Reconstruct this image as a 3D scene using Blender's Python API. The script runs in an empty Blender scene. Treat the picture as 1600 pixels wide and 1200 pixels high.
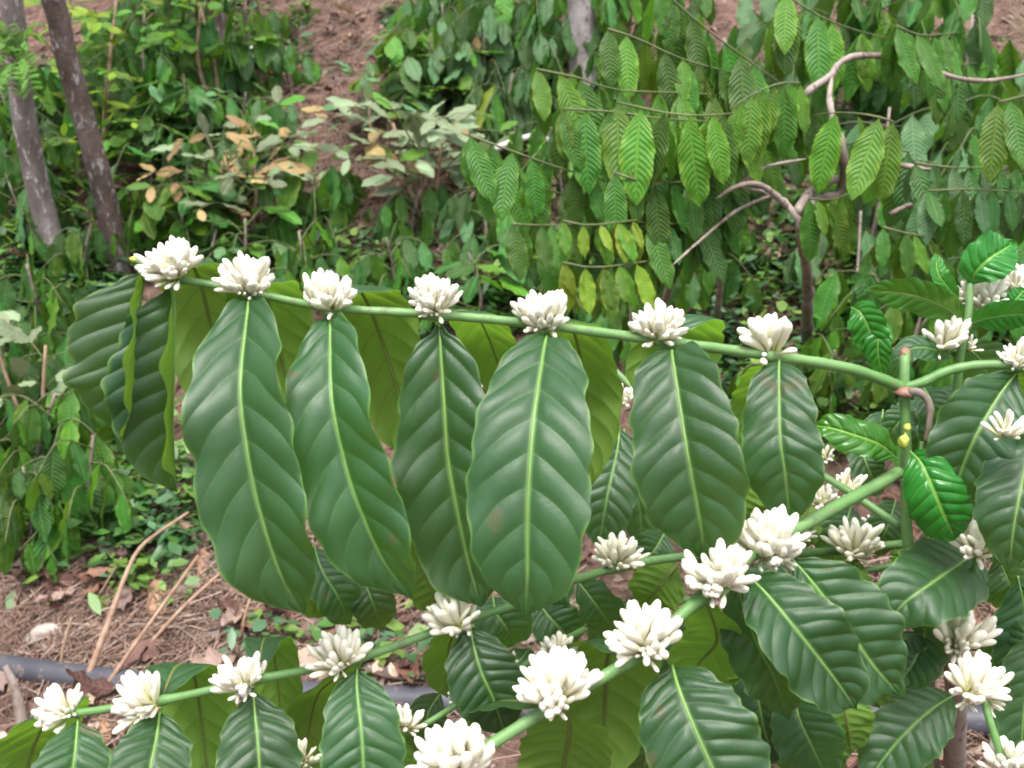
import bpy, math, random
import numpy as np
from mathutils import Vector, Matrix

# ------------------------------------------------------------------ camera, sky, sun, exposure
SC = bpy.context.scene
COL = SC.collection
FPX = 1570.0
PITCH = math.radians(18)
CAM = np.array([0.0, 0.0, 1.5])
FWD = np.array([0, math.cos(PITCH), -math.sin(PITCH)])
UPV = np.array([0, math.sin(PITCH), math.cos(PITCH)])
RGT = np.array([1.0, 0, 0])
cd = bpy.data.cameras.new('camera')
cam = bpy.data.objects.new('camera', cd); COL.objects.link(cam)
cam.location = CAM; cam.rotation_euler = (math.pi / 2 - PITCH, 0, 0)
cd.sensor_width = 36; cd.lens = 36 * FPX / 1600
cd.clip_start = 0.02; cd.clip_end = 500
cd.dof.use_dof = True; cd.dof.focus_distance = 0.92
cd.dof.aperture_fstop = cd.lens / 1000 / 0.0030
SC.camera = cam

SUN_EL, SUN_AZ = math.radians(70), math.radians(-35)      # azimuth measured from behind the camera, to its left
w = bpy.data.worlds.new('World'); SC.world = w; w.use_nodes = True
nt = w.node_tree; nt.nodes.clear()
sky = nt.nodes.new('ShaderNodeTexSky'); sky.sky_type = 'NISHITA'; sky.sun_disc = False
sky.sun_elevation = SUN_EL; sky.sun_rotation = math.radians(180) + SUN_AZ
sky.air_density = 1.0; sky.dust_density = 5.0; sky.ozone_density = 1.0
hs = nt.nodes.new('ShaderNodeHueSaturation'); hs.inputs['Saturation'].default_value = 0.5
bg = nt.nodes.new('ShaderNodeBackground'); bg.inputs['Strength'].default_value = 0.105
wo = nt.nodes.new('ShaderNodeOutputWorld')
nt.links.new(sky.outputs[0], hs.inputs['Color']); nt.links.new(hs.outputs[0], bg.inputs['Color']); nt.links.new(bg.outputs[0], wo.inputs[0])
sl = bpy.data.lights.new('sun', 'SUN'); sl.energy = 1.5; sl.angle = math.radians(18); sl.color = (1, .97, .93)
sun = bpy.data.objects.new('sun', sl); COL.objects.link(sun)
sd = Vector((math.sin(SUN_AZ) * math.cos(SUN_EL), -math.cos(SUN_AZ) * math.cos(SUN_EL), math.sin(SUN_EL)))
sun.rotation_euler = sd.to_track_quat('Z', 'Y').to_euler()
SC.view_settings.view_transform = 'Standard'; SC.view_settings.look = 'None'
SC.view_settings.gamma = 1; SC.view_settings.exposure = 1.85
SC.render.engine = 'CYCLES'
SC.cycles.max_bounces = 5; SC.cycles.diffuse_bounces = 3; SC.cycles.transmission_bounces = 4
SC.cycles.filter_width = 1.9
SC.cycles.use_denoising = True

rng = random.Random(7)
nr = np.random.default_rng(11)

# ------------------------------------------------------------------ place helpers
def P(px, py, d):
    return CAM + d * (FWD + RGT * (px - 800) / FPX + UPV * (600 - py) / FPX)

def H(x, y):
    x = np.asarray(x, float); y = np.asarray(y, float)
    s = (y - 2.5) / 0.5
    up = 0.62 * 0.5 * np.logaddexp(0, s)
    cross = 0.15 * 2.5 * np.tanh(x / 2.5)
    b = .03 * np.sin(2.1 * x + 1.3 * y) + .025 * np.sin(3.7 * y - 1.9 * x + 1) + .012 * np.sin(7.3 * x + 2) * np.sin(6.1 * y)
    return up + cross + b

def G(px, py, lift=0.0):
    r = P(px, py, 1.0) - CAM
    t = 0.4
    while t < 40:
        p = CAM + r * t
        if p[2] < H(p[0], p[1]) + lift:
            return p
        t += 0.01
    return CAM + r * 12

def nrm(v):
    return v / (np.linalg.norm(v, axis=-1, keepdims=True) + 1e-12)

def spline(pts, n):
    pts = np.asarray(pts, float)
    if len(pts) == 2:
        t = np.linspace(0, 1, n)[:, None]
        return pts[0] * (1 - t) + pts[1] * t
    e = np.vstack([2 * pts[0] - pts[1], pts, 2 * pts[-1] - pts[-2]])
    d = np.r_[0, np.cumsum(np.linalg.norm(np.diff(pts, axis=0), axis=1))]
    out = []
    for s in np.linspace(0, d[-1], n):
        k = min(max(np.searchsorted(d, s, 'right') - 1, 0), len(pts) - 2)
        t = (s - d[k]) / max(d[k + 1] - d[k], 1e-9)
        a, b, c, f = e[k], e[k + 1], e[k + 2], e[k + 3]
        out.append(.5 * (2 * b + (c - a) * t + (2 * a - 5 * b + 4 * c - f) * t * t + (3 * b - a - 3 * c + f) * t ** 3))
    return np.array(out)

# ------------------------------------------------------------------ materials
class NT:
    def __init__(s, name):
        s.m = bpy.data.materials.new(name); s.m.use_nodes = True
        s.t = s.m.node_tree; s.t.nodes.clear()
        s.out = s.t.nodes.new('ShaderNodeOutputMaterial')
    def n(s, typ, **kw):
        o = s.t.nodes.new(typ)
        for k, v in kw.items(): setattr(o, k, v)
        return o
    def link(s, a, b): s.t.links.new(a, b)
    def put(s, sock, v):
        if hasattr(v, 'is_linked') or hasattr(v, 'links'): s.link(v, sock)
        else: sock.default_value = v
    def math(s, op, a, b=0.0, c=0.0):
        o = s.n('ShaderNodeMath', operation=op)
        s.put(o.inputs[0], a); s.put(o.inputs[1], b); s.put(o.inputs[2], c)
        return o.outputs[0]
    def mix(s, f, a, b, mode='MIX'):
        o = s.n('ShaderNodeMix', data_type='RGBA', blend_type=mode)
        s.put(o.inputs[0], f)
        s.put(o.inputs[6], a if hasattr(a, 'links') else (*a, 1) if len(a) == 3 else a)
        s.put(o.inputs[7], b if hasattr(b, 'links') else (*b, 1) if len(b) == 3 else b)
        return o.outputs[2]
    def ramp(s, f, stops):
        o = s.n('ShaderNodeValToRGB'); cr = o.color_ramp
        while len(cr.elements) < len(stops): cr.elements.new(.5)
        for e, (p, c) in zip(cr.elements, stops): e.position = p; e.color = (*c, 1)
        s.put(o.inputs[0], f); return o.outputs[0]
    def noise(s, scale, detail=4, vec=None, rough=.55):
        o = s.n('ShaderNodeTexNoise'); o.inputs['Scale'].default_value = scale
        o.inputs['Detail'].default_value = detail; o.inputs['Roughness'].default_value = rough
        if vec is not None: s.link(vec, o.inputs['Vector'])
        return o.outputs[0]
    def sstep(s, v, lo, hi, a=0., b=1.):
        o = s.n('ShaderNodeMapRange', interpolation_type='SMOOTHSTEP')
        s.put(o.inputs[0], v)
        for i, x in zip((1, 2, 3, 4), (lo, hi, a, b)): s.put(o.inputs[i], x)
        return o.outputs[0]

VA, VB = .085, .075        # how far a side vein runs towards the tip on its way to the margin
def leaf_mat(name, top, under, vein, nv=11, rough=.36, trans=.3, var=.25, bump=.25, spots=.0, edge=None, edge_amt=.0, tcol=None, undervein=None, edge_lo=.55, vamt=.45, hv=.035, spec=.3, vw=.17):
    s = NT(name)
    uv = s.n('ShaderNodeUVMap').outputs[0]
    sp = s.n('ShaderNodeSeparateXYZ'); s.link(uv, sp.inputs[0])
    u = sp.outputs[0]
    v = s.math('ABSOLUTE', s.math('MULTIPLY_ADD', sp.outputs[1], 2.0, -1.0))
    q = s.math('SUBTRACT', s.math('SUBTRACT', u, s.math('MULTIPLY', v, VA)), s.math('MULTIPLY', s.math('MULTIPLY', v, v), VB))
    wv = s.math('ABSOLUTE', s.math('SINE', s.math('MULTIPLY', q, math.pi * nv)))
    vm = s.math('MULTIPLY', s.sstep(wv, .02, vw, 1, 0), s.sstep(v, .75, 1.0, 1, 0))
    mm = s.sstep(v, s.math('MULTIPLY_ADD', u, -.02, .045), s.math('MULTIPLY_ADD', u, -.03, .085), 1, 0)
    oi = s.n('ShaderNodeObjectInfo')
    rnd = oi.outputs['Random']
    geo = s.n('ShaderNodeNewGeometry')
    tc = s.n('ShaderNodeTexCoord')
    nz = s.noise(9, 4, geo.outputs['Position'])
    fine = s.noise(60, 3, geo.outputs['Position'])
    def shade(c, f):
        o = s.n('ShaderNodeHueSaturation')
        s.put(o.inputs['Hue'], s.math('MULTIPLY_ADD', rnd, hv, .5 - hv / 2))
        s.put(o.inputs['Value'], f); s.put(o.inputs['Color'], c); return o.outputs[0]
    val = s.math('ADD', s.math('MULTIPLY_ADD', rnd, var * 1.5, .82 - var * .75), s.math('MULTIPLY_ADD', nz, .5, -.25))
    tcl = s.mix(s.math('MULTIPLY', vm, vamt), top, vein)
    tcl = s.mix(s.math('MULTIPLY', mm, .9), tcl, vein)
    if edge:
        em = s.math('MULTIPLY', s.math('MULTIPLY', s.sstep(v, edge_lo, 1.0), s.sstep(fine, .3, .6)), edge_amt)
        tcl = s.mix(em, tcl, edge)
    if spots:
        sm = s.sstep(s.noise(26, 2, geo.outputs['Position']), .69, .73)
        tcl = s.mix(s.math('MULTIPLY', sm, spots), tcl, (.10, .07, .03))
    dust = s.math('MULTIPLY', s.sstep(s.noise(130, 5, geo.outputs['Position'], .7), .55, .8), .12)
    tcl = shade(s.mix(dust, tcl, (.22, .26, .17)), val)
    ucl = s.mix(s.math('MULTIPLY', vm, .6), under, undervein or vein)
    ucl = shade(s.mix(s.math('MULTIPLY', mm, .8), ucl, undervein or vein), val)
    col = s.mix(geo.outputs['Backfacing'], tcl, ucl)
    b = s.n('ShaderNodeBsdfPrincipled')
    s.link(col, b.inputs['Base Color'])
    s.put(b.inputs['Roughness'], s.math('ADD', s.math('MULTIPLY_ADD', geo.outputs['Backfacing'], .3, rough - .06), s.math('MULTIPLY', nz, .14)))
    b.inputs['Specular IOR Level'].default_value = spec
    hgt = s.math('ADD', s.math('MULTIPLY', s.math('POWER', wv, .6), s.sstep(v, .0, .2)), s.math('MULTIPLY', s.math('ADD', fine, s.noise(240, 4, geo.outputs['Position'])), .14))
    bp = s.n('ShaderNodeBump'); bp.inputs['Strength'].default_value = bump; bp.inputs['Distance'].default_value = .004
    s.link(hgt, bp.inputs['Height']); s.link(bp.outputs[0], b.inputs['Normal'])
    tr = s.n('ShaderNodeBsdfTranslucent')
    s.link(shade(s.mix(s.math('MULTIPLY', s.math('MAXIMUM', vm, mm), .5), tcol or under, (.09, .13, .02)), val), tr.inputs['Color'])
    mx = s.n('ShaderNodeMixShader'); mx.inputs[0].default_value = trans
    s.link(b.outputs[0], mx.inputs[1]); s.link(tr.outputs[0], mx.inputs[2]); s.link(mx.outputs[0], s.out.inputs[0])
    return s.m

M = {}
M['leaf'] = leaf_mat('glossy_leaf', (.022, .083, .028), (.13, .25, .03), (.12, .24, .06), 10, .46, .36, .16, .25, .5, (.16, .32, .06), .7, tcol=(.24, .50, .035), undervein=(.09, .15, .03), edge_lo=.93, vamt=.5, hv=.012, spec=.55, vw=.11)
M['leaf_young'] = leaf_mat('young_leaf', (.030, .17, .02), (.10, .26, .03), (.22, .45, .06), 9, .2, .25, .12, .3, 0, tcol=(.16, .42, .03))
M['leaf_shrub'] = leaf_mat('shrub_leaf', (.050, .155, .018), (.10, .23, .025), (.10, .23, .03), 15, .42, .28, .4, .5, .3, (.20, .32, .04), .4, tcol=(.2, .42, .03))
M['leaf_shrub_bright'] = leaf_mat('bright_shrub_leaf', (.085, .215, .018), (.13, .27, .025), (.15, .29, .03), 15, .42, .3, .4, .5, .2, (.30, .40, .05), .5, tcol=(.25, .45, .03))
M['leaf_dark'] = leaf_mat('dark_shrub_leaf', (.052, .155, .030), (.10, .23, .04), (.12, .27, .08), 13, .42, .25, .35, .6, .2, tcol=(.12, .3, .04))
M['leaf_blue'] = leaf_mat('bluish_shrub_leaf', (.115, .235, .095), (.16, .28, .11), (.19, .31, .14), 14, .45, .25, .3, .5, .2, tcol=(.14, .3, .08))
M['leaf_pale'] = leaf_mat('pale_wilted_leaf', (.20, .27, .15), (.26, .31, .20), (.32, .37, .22), 9, .6, .2, .35, .3, .6, (.32, .25, .10), .5, tcol=(.25, .33, .12))
M['leaf_yellow'] = leaf_mat('yellowing_leaf', (.22, .36, .03), (.28, .38, .05), (.32, .44, .06), 14, .45, .35, .3, .5, .5, (.38, .40, .05), .6, tcol=(.4, .45, .03))
M['leaf_orange'] = leaf_mat('orange_leaf', (.38, .27, .12), (.44, .34, .18), (.45, .36, .18), 10, .55, .25, .4, .4, .8, (.4, .20, .07), .5, tcol=(.5, .25, .05))
M['leaf_light'] = leaf_mat('light_bush_leaf', (.11, .27, .035), (.15, .3, .05), (.2, .36, .06), 8, .48, .35, .35, .4, 0, tcol=(.25, .45, .04))
M['leaf_lime'] = leaf_mat('lime_bush_leaf', (.26, .38, .03), (.28, .4, .05), (.34, .44, .06), 7, .5, .4, .35, .3, 0, tcol=(.3, .45, .03))
M['dry'] = leaf_mat('fallen_dry_leaf', (.22, .115, .08), (.36, .25, .20), (.30, .2, .15), 9, .7, .1, .75, .6, .7, (.18, .09, .05), .5, tcol=(.3, .12, .05))

M['dry_pale'] = leaf_mat('pale_dry_leaf', (.36, .255, .215), (.46, .37, .33), (.4, .3, .25), 9, .7, .1, .5, .6, .5, (.3, .18, .12), .5, tcol=(.4, .2, .1))
M['dry_dark'] = leaf_mat('dark_dry_leaf', (.16, .075, .05), (.28, .17, .13), (.24, .14, .1), 9, .65, .1, .5, .6, .5, (.08, .04, .03), .5, tcol=(.2, .08, .03))
def simple(name, c1, c2, scale=20, rough=.6, bump=.3, dist=.004, c3=None, stretch=None, spec=.4):
    s = NT(name)
    tc = s.n('ShaderNodeTexCoord'); vec = tc.outputs['Object']
    if stretch:
        mp = s.n('ShaderNodeMapping'); mp.inputs['Scale'].default_value = stretch
        s.link(vec, mp.inputs[0]); vec = mp.outputs[0]
    a = s.noise(scale, 6, vec); b_ = s.noise(scale * 5, 4, vec, .7)
    col = s.mix(s.sstep(a, .3, .7), c1, c2)
    if c3: col = s.mix(s.sstep(b_, .56, .64), col, c3)
    b = s.n('ShaderNodeBsdfPrincipled'); s.link(col, b.inputs['Base Color'])
    b.inputs['Roughness'].default_value = rough; b.inputs['Specular IOR Level'].default_value = spec
    bp = s.n('ShaderNodeBump'); bp.inputs['Strength'].default_value = bump; bp.inputs['Distance'].default_value = dist
    s.link(s.math('ADD', a, s.math('MULTIPLY', b_, .5)), bp.inputs['Height']); s.link(bp.outputs[0], b.inputs['Normal'])
    s.link(b.outputs[0], s.out.inputs[0]); return s.m

M['stem'] = simple('green_stem', (.075, .18, .045), (.13, .24, .085), 18, .5, .3, .002, (.10, .15, .06))
M['stem_dark'] = simple('shrub_stem', (.06, .085, .03), (.12, .13, .05), 30, .6, .3, .002)
M['wood'] = simple('grey_wood', (.13, .10, .08), (.30, .25, .22), 14, .8, .8, .006, (.10, .07, .055), (1, 1, .3))
M['deadwood'] = simple('bleached_wood', (.42, .37, .35), (.62, .57, .56), 20, .8, .5, .004, (.22, .17, .14), (1, 1, .4))
M['twig'] = simple('dry_twig', (.22, .13, .08), (.36, .25, .18), 30, .8, .4, .002)
M['bark_dark'] = simple('dark_bark', (.055, .036, .030), (.135, .10, .088), 9, .85, 1.0, .02, (.27, .25, .24), (1, 1, .45))
M['bark_grey'] = simple('grey_bark', (.11, .085, .075), (.28, .24, .23), 8, .85, 1.0, .02, (.46, .42, .43), (1, 1, .4))
M['bark_white'] = simple('lichen_bark', (.25, .21, .2), (.48, .43, .44), 12, .85, .8, .015, (.16, .12, .12), (1, 1, .5))
M['pipe'] = simple('black_plastic', (.032, .033, .042), (.062, .062, .076), 6, .5, .12, .002, (.13, .10, .085))
M['rock'] = simple('pale_rock', (.22, .18, .15), (.42, .37, .33), 14, .85, .8, .01, (.24, .2, .16))
M['brownbud'] = simple('brown_stipule', (.16, .07, .05), (.3, .16, .12), 60, .6, .4, .002)
M['limebud'] = simple('lime_bud', (.32, .40, .04), (.45, .5, .10), 80, .5, .3, .002)

def petal_mat():
    s = NT('white_petal')
    uv = s.n('ShaderNodeUVMap').outputs[0]
    sp = s.n('ShaderNodeSeparateXYZ'); s.link(uv, sp.inputs[0])
    col = s.ramp(sp.outputs[0], [(0, (.34, .42, .08)), (.12, (.58, .60, .24)), (.36, (.78, .75, .52)), (.68, (.87, .84, .69)), (1, (.90, .88, .77))])
    oi = s.n('ShaderNodeObjectInfo')
    h = s.n('ShaderNodeHueSaturation'); s.link(col, h.inputs['Color'])
    s.put(h.inputs['Value'], s.math('MULTIPLY_ADD', oi.outputs['Random'], .10, .90))
    b = s.n('ShaderNodeBsdfPrincipled'); s.link(h.outputs[0], b.inputs['Base Color']); b.inputs['Roughness'].default_value = .5
    b.inputs['Specular IOR Level'].default_value = .3
    tr = s.n('ShaderNodeBsdfTranslucent'); s.link(h.outputs[0], tr.inputs['Color'])
    mx = s.n('ShaderNodeMixShader'); mx.inputs[0].default_value = .22
    s.link(b.outputs[0], mx.inputs[1]); s.link(tr.outputs[0], mx.inputs[2]); s.link(mx.outputs[0], s.out.inputs[0])
    return s.m
M['petal'] = petal_mat()

def ground_mat():
    s = NT('litter_soil')
    pos = s.n('ShaderNodeNewGeometry').outputs['Position']
    a = s.noise(2.3, 6, pos); b_ = s.noise(16, 8, pos, .68); c = s.noise(70, 6, pos, .75)
    col = s.ramp(b_, [(.28, (.045, .026, .020)), (.45, (.11, .062, .047)), (.58, (.18, .108, .082)), (.75, (.28, .19, .15))])
    col = s.mix(s.sstep(c, .45, .72), col, (.24, .165, .13), 'MIX')
    col = s.mix(s.math('MULTIPLY', s.sstep(a, .55, .72), .5), col, (.10, .10, .045))
    v = s.n('ShaderNodeTexVoronoi'); v.inputs['Scale'].default_value = 26; s.link(pos, v.inputs['Vector'])
    b = s.n('ShaderNodeBsdfPrincipled'); s.link(col, b.inputs['Base Color']); b.inputs['Roughness'].default_value = .9
    b.inputs['Specular IOR Level'].default_value = .2
    bp = s.n('ShaderNodeBump'); bp.inputs['Strength'].default_value = 1; bp.inputs['Distance'].default_value = .03
    s.link(s.math('ADD', s.math('ADD', b_, s.math('MULTIPLY', c, .5)), s.math('MULTIPLY', v.outputs[0], .4)), bp.inputs['Height']); s.link(bp.outputs[0], b.inputs['Normal'])
    s.link(b.outputs[0], s.out.inputs[0]); return s.m
M['ground'] = ground_mat()

def vc_mat(name, rough=.7, trans=.0):
    s = NT(name)
    at = s.n('ShaderNodeVertexColor'); at.layer_name = 'tint'
    pos = s.n('ShaderNodeNewGeometry').outputs['Position']
    col = s.mix(s.math('MULTIPLY', s.noise(60, 3, pos), .5), at.outputs[0], (.0, .0, .0))
    b = s.n('ShaderNodeBsdfPrincipled'); s.link(col, b.inputs['Base Color']); b.inputs['Roughness'].default_value = rough
    if trans:
        tr = s.n('ShaderNodeBsdfTranslucent'); s.link(col, tr.inputs['Color'])
        mx = s.n('ShaderNodeMixShader'); mx.inputs[0].default_value = trans
        s.link(b.outputs[0], mx.inputs[1]); s.link(tr.outputs[0], mx.inputs[2]); s.link(mx.outputs[0], s.out.inputs[0])
    else: s.link(b.outputs[0], s.out.inputs[0])
    return s.m
M['litter'] = vc_mat('mixed_litter', .8)
M['weed'] = vc_mat('weed_leaf', .45, .3)

# ------------------------------------------------------------------ mesh helpers
def mesh(name, v, f, mat, uv=None, tint=None, smooth=True):
    me = bpy.data.meshes.new(name)
    v = np.asarray(v, np.float32)
    if isinstance(f, np.ndarray) and f.ndim == 2:
        k = f.shape[1]
        me.vertices.add(len(v)); me.vertices.foreach_set('co', v.ravel())
        me.loops.add(f.size); me.loops.foreach_set('vertex_index', f.ravel().astype(np.int32))
        me.polygons.add(len(f)); me.polygons.foreach_set('loop_start', np.arange(0, f.size, k, dtype=np.int32))
        me.update(calc_edges=True)
    else:
        me.from_pydata([tuple(x) for x in v], [], f)
    if uv is not None:
        idx = np.empty(len(me.loops), np.int32); me.loops.foreach_get('vertex_index', idx)
        l = me.uv_layers.new(name='UVMap'); l.data.foreach_set('uv', np.asarray(uv, np.float32)[idx].ravel())
    if tint is not None:
        a = me.color_attributes.new('tint', 'FLOAT_COLOR', 'POINT')
        a.data.foreach_set('color', np.c_[tint, np.ones(len(tint))].astype(np.float32).ravel())
    me.polygons.foreach_set('use_smooth', np.full(len(me.polygons), smooth))
    me.materials.append(mat)
    return me

def link(name, me, parent=None, loc=None, mtx=None):
    o = bpy.data.objects.new(name, me); COL.objects.link(o)
    if parent is not None: o.parent = parent
    if mtx is not None: o.matrix_basis = mtx
    elif loc is not None: o.location = loc
    return o

def thing(name, label, cat, loc, group=None):
    o = bpy.data.objects.new(name, None); COL.objects.link(o)
    o.location = loc; o.empty_display_size = .1
    o['label'] = label; o['category'] = cat
    if group: o['group'] = group
    return o

def tag(o, label, cat, group=None, kind=None):
    o['label'] = label; o['category'] = cat
    if group: o['group'] = group
    if kind: o['kind'] = kind
    return o

def frames(c):
    T = nrm(np.gradient(c, axis=0))
    a = np.array([.3, .2, 1.0]) if abs(nrm(T.mean(0))[2]) < .8 else np.array([1.0, .3, .1])
    n0 = nrm(np.cross(T[0], a)); Ns = [n0]
    for i in range(1, len(c)):
        n = Ns[-1] - T[i] * np.dot(Ns[-1], T[i]); Ns.append(nrm(n))
    N = np.array(Ns); return T, N, np.cross(T, N)

def tube_geo(c, r, seg=8, rough=0., seed=0):
    c = np.asarray(c, float); r = np.broadcast_to(np.asarray(r, float), (len(c),))
    T, N, B = frames(c)
    th = np.linspace(0, 2 * np.pi, seg, endpoint=False)
    rr = r[:, None] * np.ones(seg)
    if rough:
        g = np.random.default_rng(seed); rr = rr * (1 + rough * g.standard_normal(rr.shape))
    v = c[:, None] + rr[..., None] * (np.cos(th)[None, :, None] * N[:, None] + np.sin(th)[None, :, None] * B[:, None])
    n = len(c); i = np.arange(n - 1)[:, None]; j = np.arange(seg)[None]
    f = np.stack([i * seg + j, i * seg + (j + 1) % seg, (i + 1) * seg + (j + 1) % seg, (i + 1) * seg + j], -1).reshape(-1, 4)
    V = np.vstack([v.reshape(-1, 3), c[:1], c[-1:]])
    b = n * seg
    caps = [[b, (k + 1) % seg, k, k] for k in range(0)]
    F = [list(q) for q in f] + [[b, (k + 1) % seg, k] for k in range(seg)] + [[b + 1, (n - 1) * seg + k, (n - 1) * seg + (k + 1) % seg] for k in range(seg)]
    return V, F

def tube(name, c, r, mat, parent=None, origin=None, seg=8, rough=0., seed=0):
    V, F = tube_geo(c, r, seg, rough, seed)
    o = np.zeros(3) if origin is None else np.asarray(origin)
    return link(name, mesh(name, V - o, F, mat), parent, None if parent is not None else o)

PROF = np.array([(0, .035), (.03, .045), (.06, .14), (.10, .34), (.17, .60), (.27, .83), (.38, .96), (.50, 1.0), (.62, .97), (.73, .86), (.83, .67), (.90, .44), (.95, .22), (.98, .09), (1, .012)])
PROF_BLUNT = np.array([(0, .035), (.03, .045), (.055, .16), (.09, .36), (.15, .58), (.25, .77), (.38, .90), (.52, .99), (.62, 1.0), (.73, .95), (.82, .82), (.89, .62), (.94, .40), (.975, .18), (1, .015)])
def leaf_geo(c, T, S, N, hw, nv=11, cols=16, seed=0, fold=.12, cup=.12, wave=.06, puff=.03, prof=PROF, scallop=.035):
    g = np.random.default_rng(seed); n = len(c)
    u = np.linspace(0, 1, n)
    xs = np.linspace(0, 1, len(u) * 8); ys = np.interp(xs, prof[:, 0], prof[:, 1])
    ys = np.convolve(np.pad(ys, 6, 'edge'), np.hanning(13) / np.hanning(13).sum(), 'valid')
    wu = np.interp(u, xs, ys)
    v = np.linspace(-1, 1, cols * 2 + 1)
    U, V = np.meshgrid(u, v, indexing='ij'); A = np.abs(V)
    ph = g.uniform(0, 6.28, 6)
    q = U - VA * A - VB * A * A
    sv = np.abs(np.sin(np.pi * nv * q))
    W = hw * wu[:, None] * (1 + scallop * np.sin(2 * np.pi * nv * .5 * U + np.where(V > 0, ph[0], ph[1])) + scallop * .7 * np.sin(2 * np.pi * nv * q))
    off = W * A
    z = off * math.sin(fold) - cup * off * off / hw
    z = z + wave * hw * A ** 2 * (np.sin(2 * np.pi * (2.6 * U) + np.where(V > 0, ph[2], ph[3])) + .6 * np.sin(2 * np.pi * 5.3 * U + np.where(V > 0, ph[4], ph[5]))) * np.minimum(1, U * 5)
    z = z + puff * hw * (sv ** .5 - .5) * np.clip(A * 5, 0, 1) * (1 - A ** 5)
    lat = np.sign(V) * off * math.cos(fold) * (1 - .12 * cup * A * A)
    X = c[:, None] + S[:, None] * lat[..., None] + N[:, None] * z[..., None]
    m = cols * 2 + 1
    i = np.arange(n - 1)[:, None]; j = np.arange(m - 1)[None]
    f = np.stack([i * m + j, i * m + j + 1, (i + 1) * m + j + 1, (i + 1) * m + j], -1).reshape(-1, 4)
    return X.reshape(-1, 3), f, np.stack([U.ravel(), (V.ravel() + 1) / 2], -1)

# shared leaves: base at the origin, tip at +Y, upper side +Z, one unit long
CANON = {}
def canon(mat, ratio=.40, rows=17, cols=4, k=None, kind='plain'):
    k = rng.randrange(5) if k is None else k
    key = (mat, ratio, rows, k, kind)
    if key not in CANON:
        g = random.Random(k * 31 + 5)
        t = np.linspace(0, 1, rows)
        if kind == 'dry': bend, fold, cup, wave = g.uniform(-.7, .5), g.uniform(-.1, .7), g.uniform(-.5, .6), .28
        else: bend, fold, cup, wave = g.uniform(-.05, .35), g.uniform(.05, .28), g.uniform(.0, .25), .09
        side = g.uniform(-.07, .07)
        ang = bend * 1.5 * (t ** 1.3)
        d = np.stack([side * np.cos(3 * t), np.cos(ang), -np.sin(ang)], -1)
        c = np.vstack([[0, 0, 0], np.cumsum((d[1:] + d[:-1]) / 2, 0) / (rows - 1)])
        T = nrm(np.gradient(c, axis=0)); N = nrm(np.array([0, 0, 1.0]) - T * T[:, 2:3]); S = np.cross(T, N)
        V, F, uv = leaf_geo(c, T, S, N, ratio / 2, 8, cols, k + 50, fold, cup, wave, .0, PROF if kind != 'blunt' else PROF_BLUNT)
        CANON[key] = mesh('leaf', V, F, M[mat], uv)
    return CANON[key]

def leaf_mtx(loc, D, Nh, scale):
    D = nrm(np.asarray(D, float)); N = np.asarray(Nh, float); N = nrm(N - D * np.dot(N, D)); S = np.cross(D, N)
    m = Matrix(((S[0], D[0], N[0]), (S[1], D[1], N[1]), (S[2], D[2], N[2]))).to_4x4()
    m = m @ Matrix.Scale(scale, 4)
    m.translation = Vector(loc); return m

# ------------------------------------------------------------------ the ground
def make_ground():
    xs = np.r_[np.linspace(-90, -6, 22)[:-1], np.linspace(-6, 6, 121), np.linspace(6, 90, 22)[1:]]
    ys = np.r_[np.linspace(-30, -1, 10)[:-1], np.linspace(-1, 11, 121), np.linspace(11, 160, 40)[1:]]
    X, Y = np.meshgrid(xs, ys, indexing='ij'); Z = H(X, Y)
    near = (np.abs(X) < 6) & (Y < 11)
    Z = Z + near * nr.normal(0, .008, X.shape)
    m = len(ys); i = np.arange(len(xs) - 1)[:, None]; j = np.arange(m - 1)[None]
    f = np.stack([i * m + j, (i + 1) * m + j, (i + 1) * m + j + 1, i * m + j + 1], -1).reshape(-1, 4)
    o = link('ground', mesh('ground', np.stack([X, Y, Z], -1).reshape(-1, 3), f, M['ground']))
    o['kind'] = 'structure'; o['label'] = 'reddish brown hillside covered with dry leaf litter'
make_ground()

# ------------------------------------------------------------------ tree trunks
def tree(label, pts, w0, w1, mat, seed, up=4.5):
    base = G(*pts[-1]); d = np.dot(base - CAM, FWD)
    path = [base - np.array([0, 0, .12])] + [P(x, y, d * (1 - .42 * (pts[-1][1] - y) / FPX)) for k, (x, y) in enumerate(pts[-2::-1], 1)]
    dirn = nrm(path[-1] - path[-2])
    top = path[-1]
    for k in range(3): top = top + dirn * up / 3 + np.array([.06, .05, 0]) * (k - 1); path.append(top)
    c = spline(path, 70); n = len(c)
    t = np.linspace(0, 1, n)
    r = (w0 * (1 - t) + w1 * t) / 2 * (1 + .06 * np.sin(17 * t + seed)); r[:4] *= np.array([1.5, 1.25, 1.12, 1.04])
    root = thing('tree', label, 'tree', base)
    tube('trunk', c, r, M[mat], root, base, 20, .025, seed)
    for k in range(4):
        a = c[-1 - k * 6]; az = seed + k * 2.1
        e = [a, a + np.array([.4 * math.cos(az), .4 * math.sin(az), .35]), a + np.array([1.1 * math.cos(az), 1.1 * math.sin(az), .8])]
        tube('limb', spline(e, 9), np.linspace(.035, .012, 9), M[mat], root, base, 8, .03, seed + k)
    return root, c
tr1, c1 = tree('grey barked leaning tree trunk with mossy green fern growing on it', [(12, -40), (30, 130), (52, 260), (88, 395)], .088, .07, 'bark_grey', 1)
tr2, c2 = tree('dark brown leaning tree trunk flecked with pale lichen', [(72, -40), (100, 75), (138, 210), (165, 310), (192, 425)], .088, .066, 'bark_dark', 2)
tree('pale lichen covered tree trunk behind the drooping coffee branches', [(905, -40), (910, 60), (913, 150)], .125, .11, 'bark_white', 3)
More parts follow.
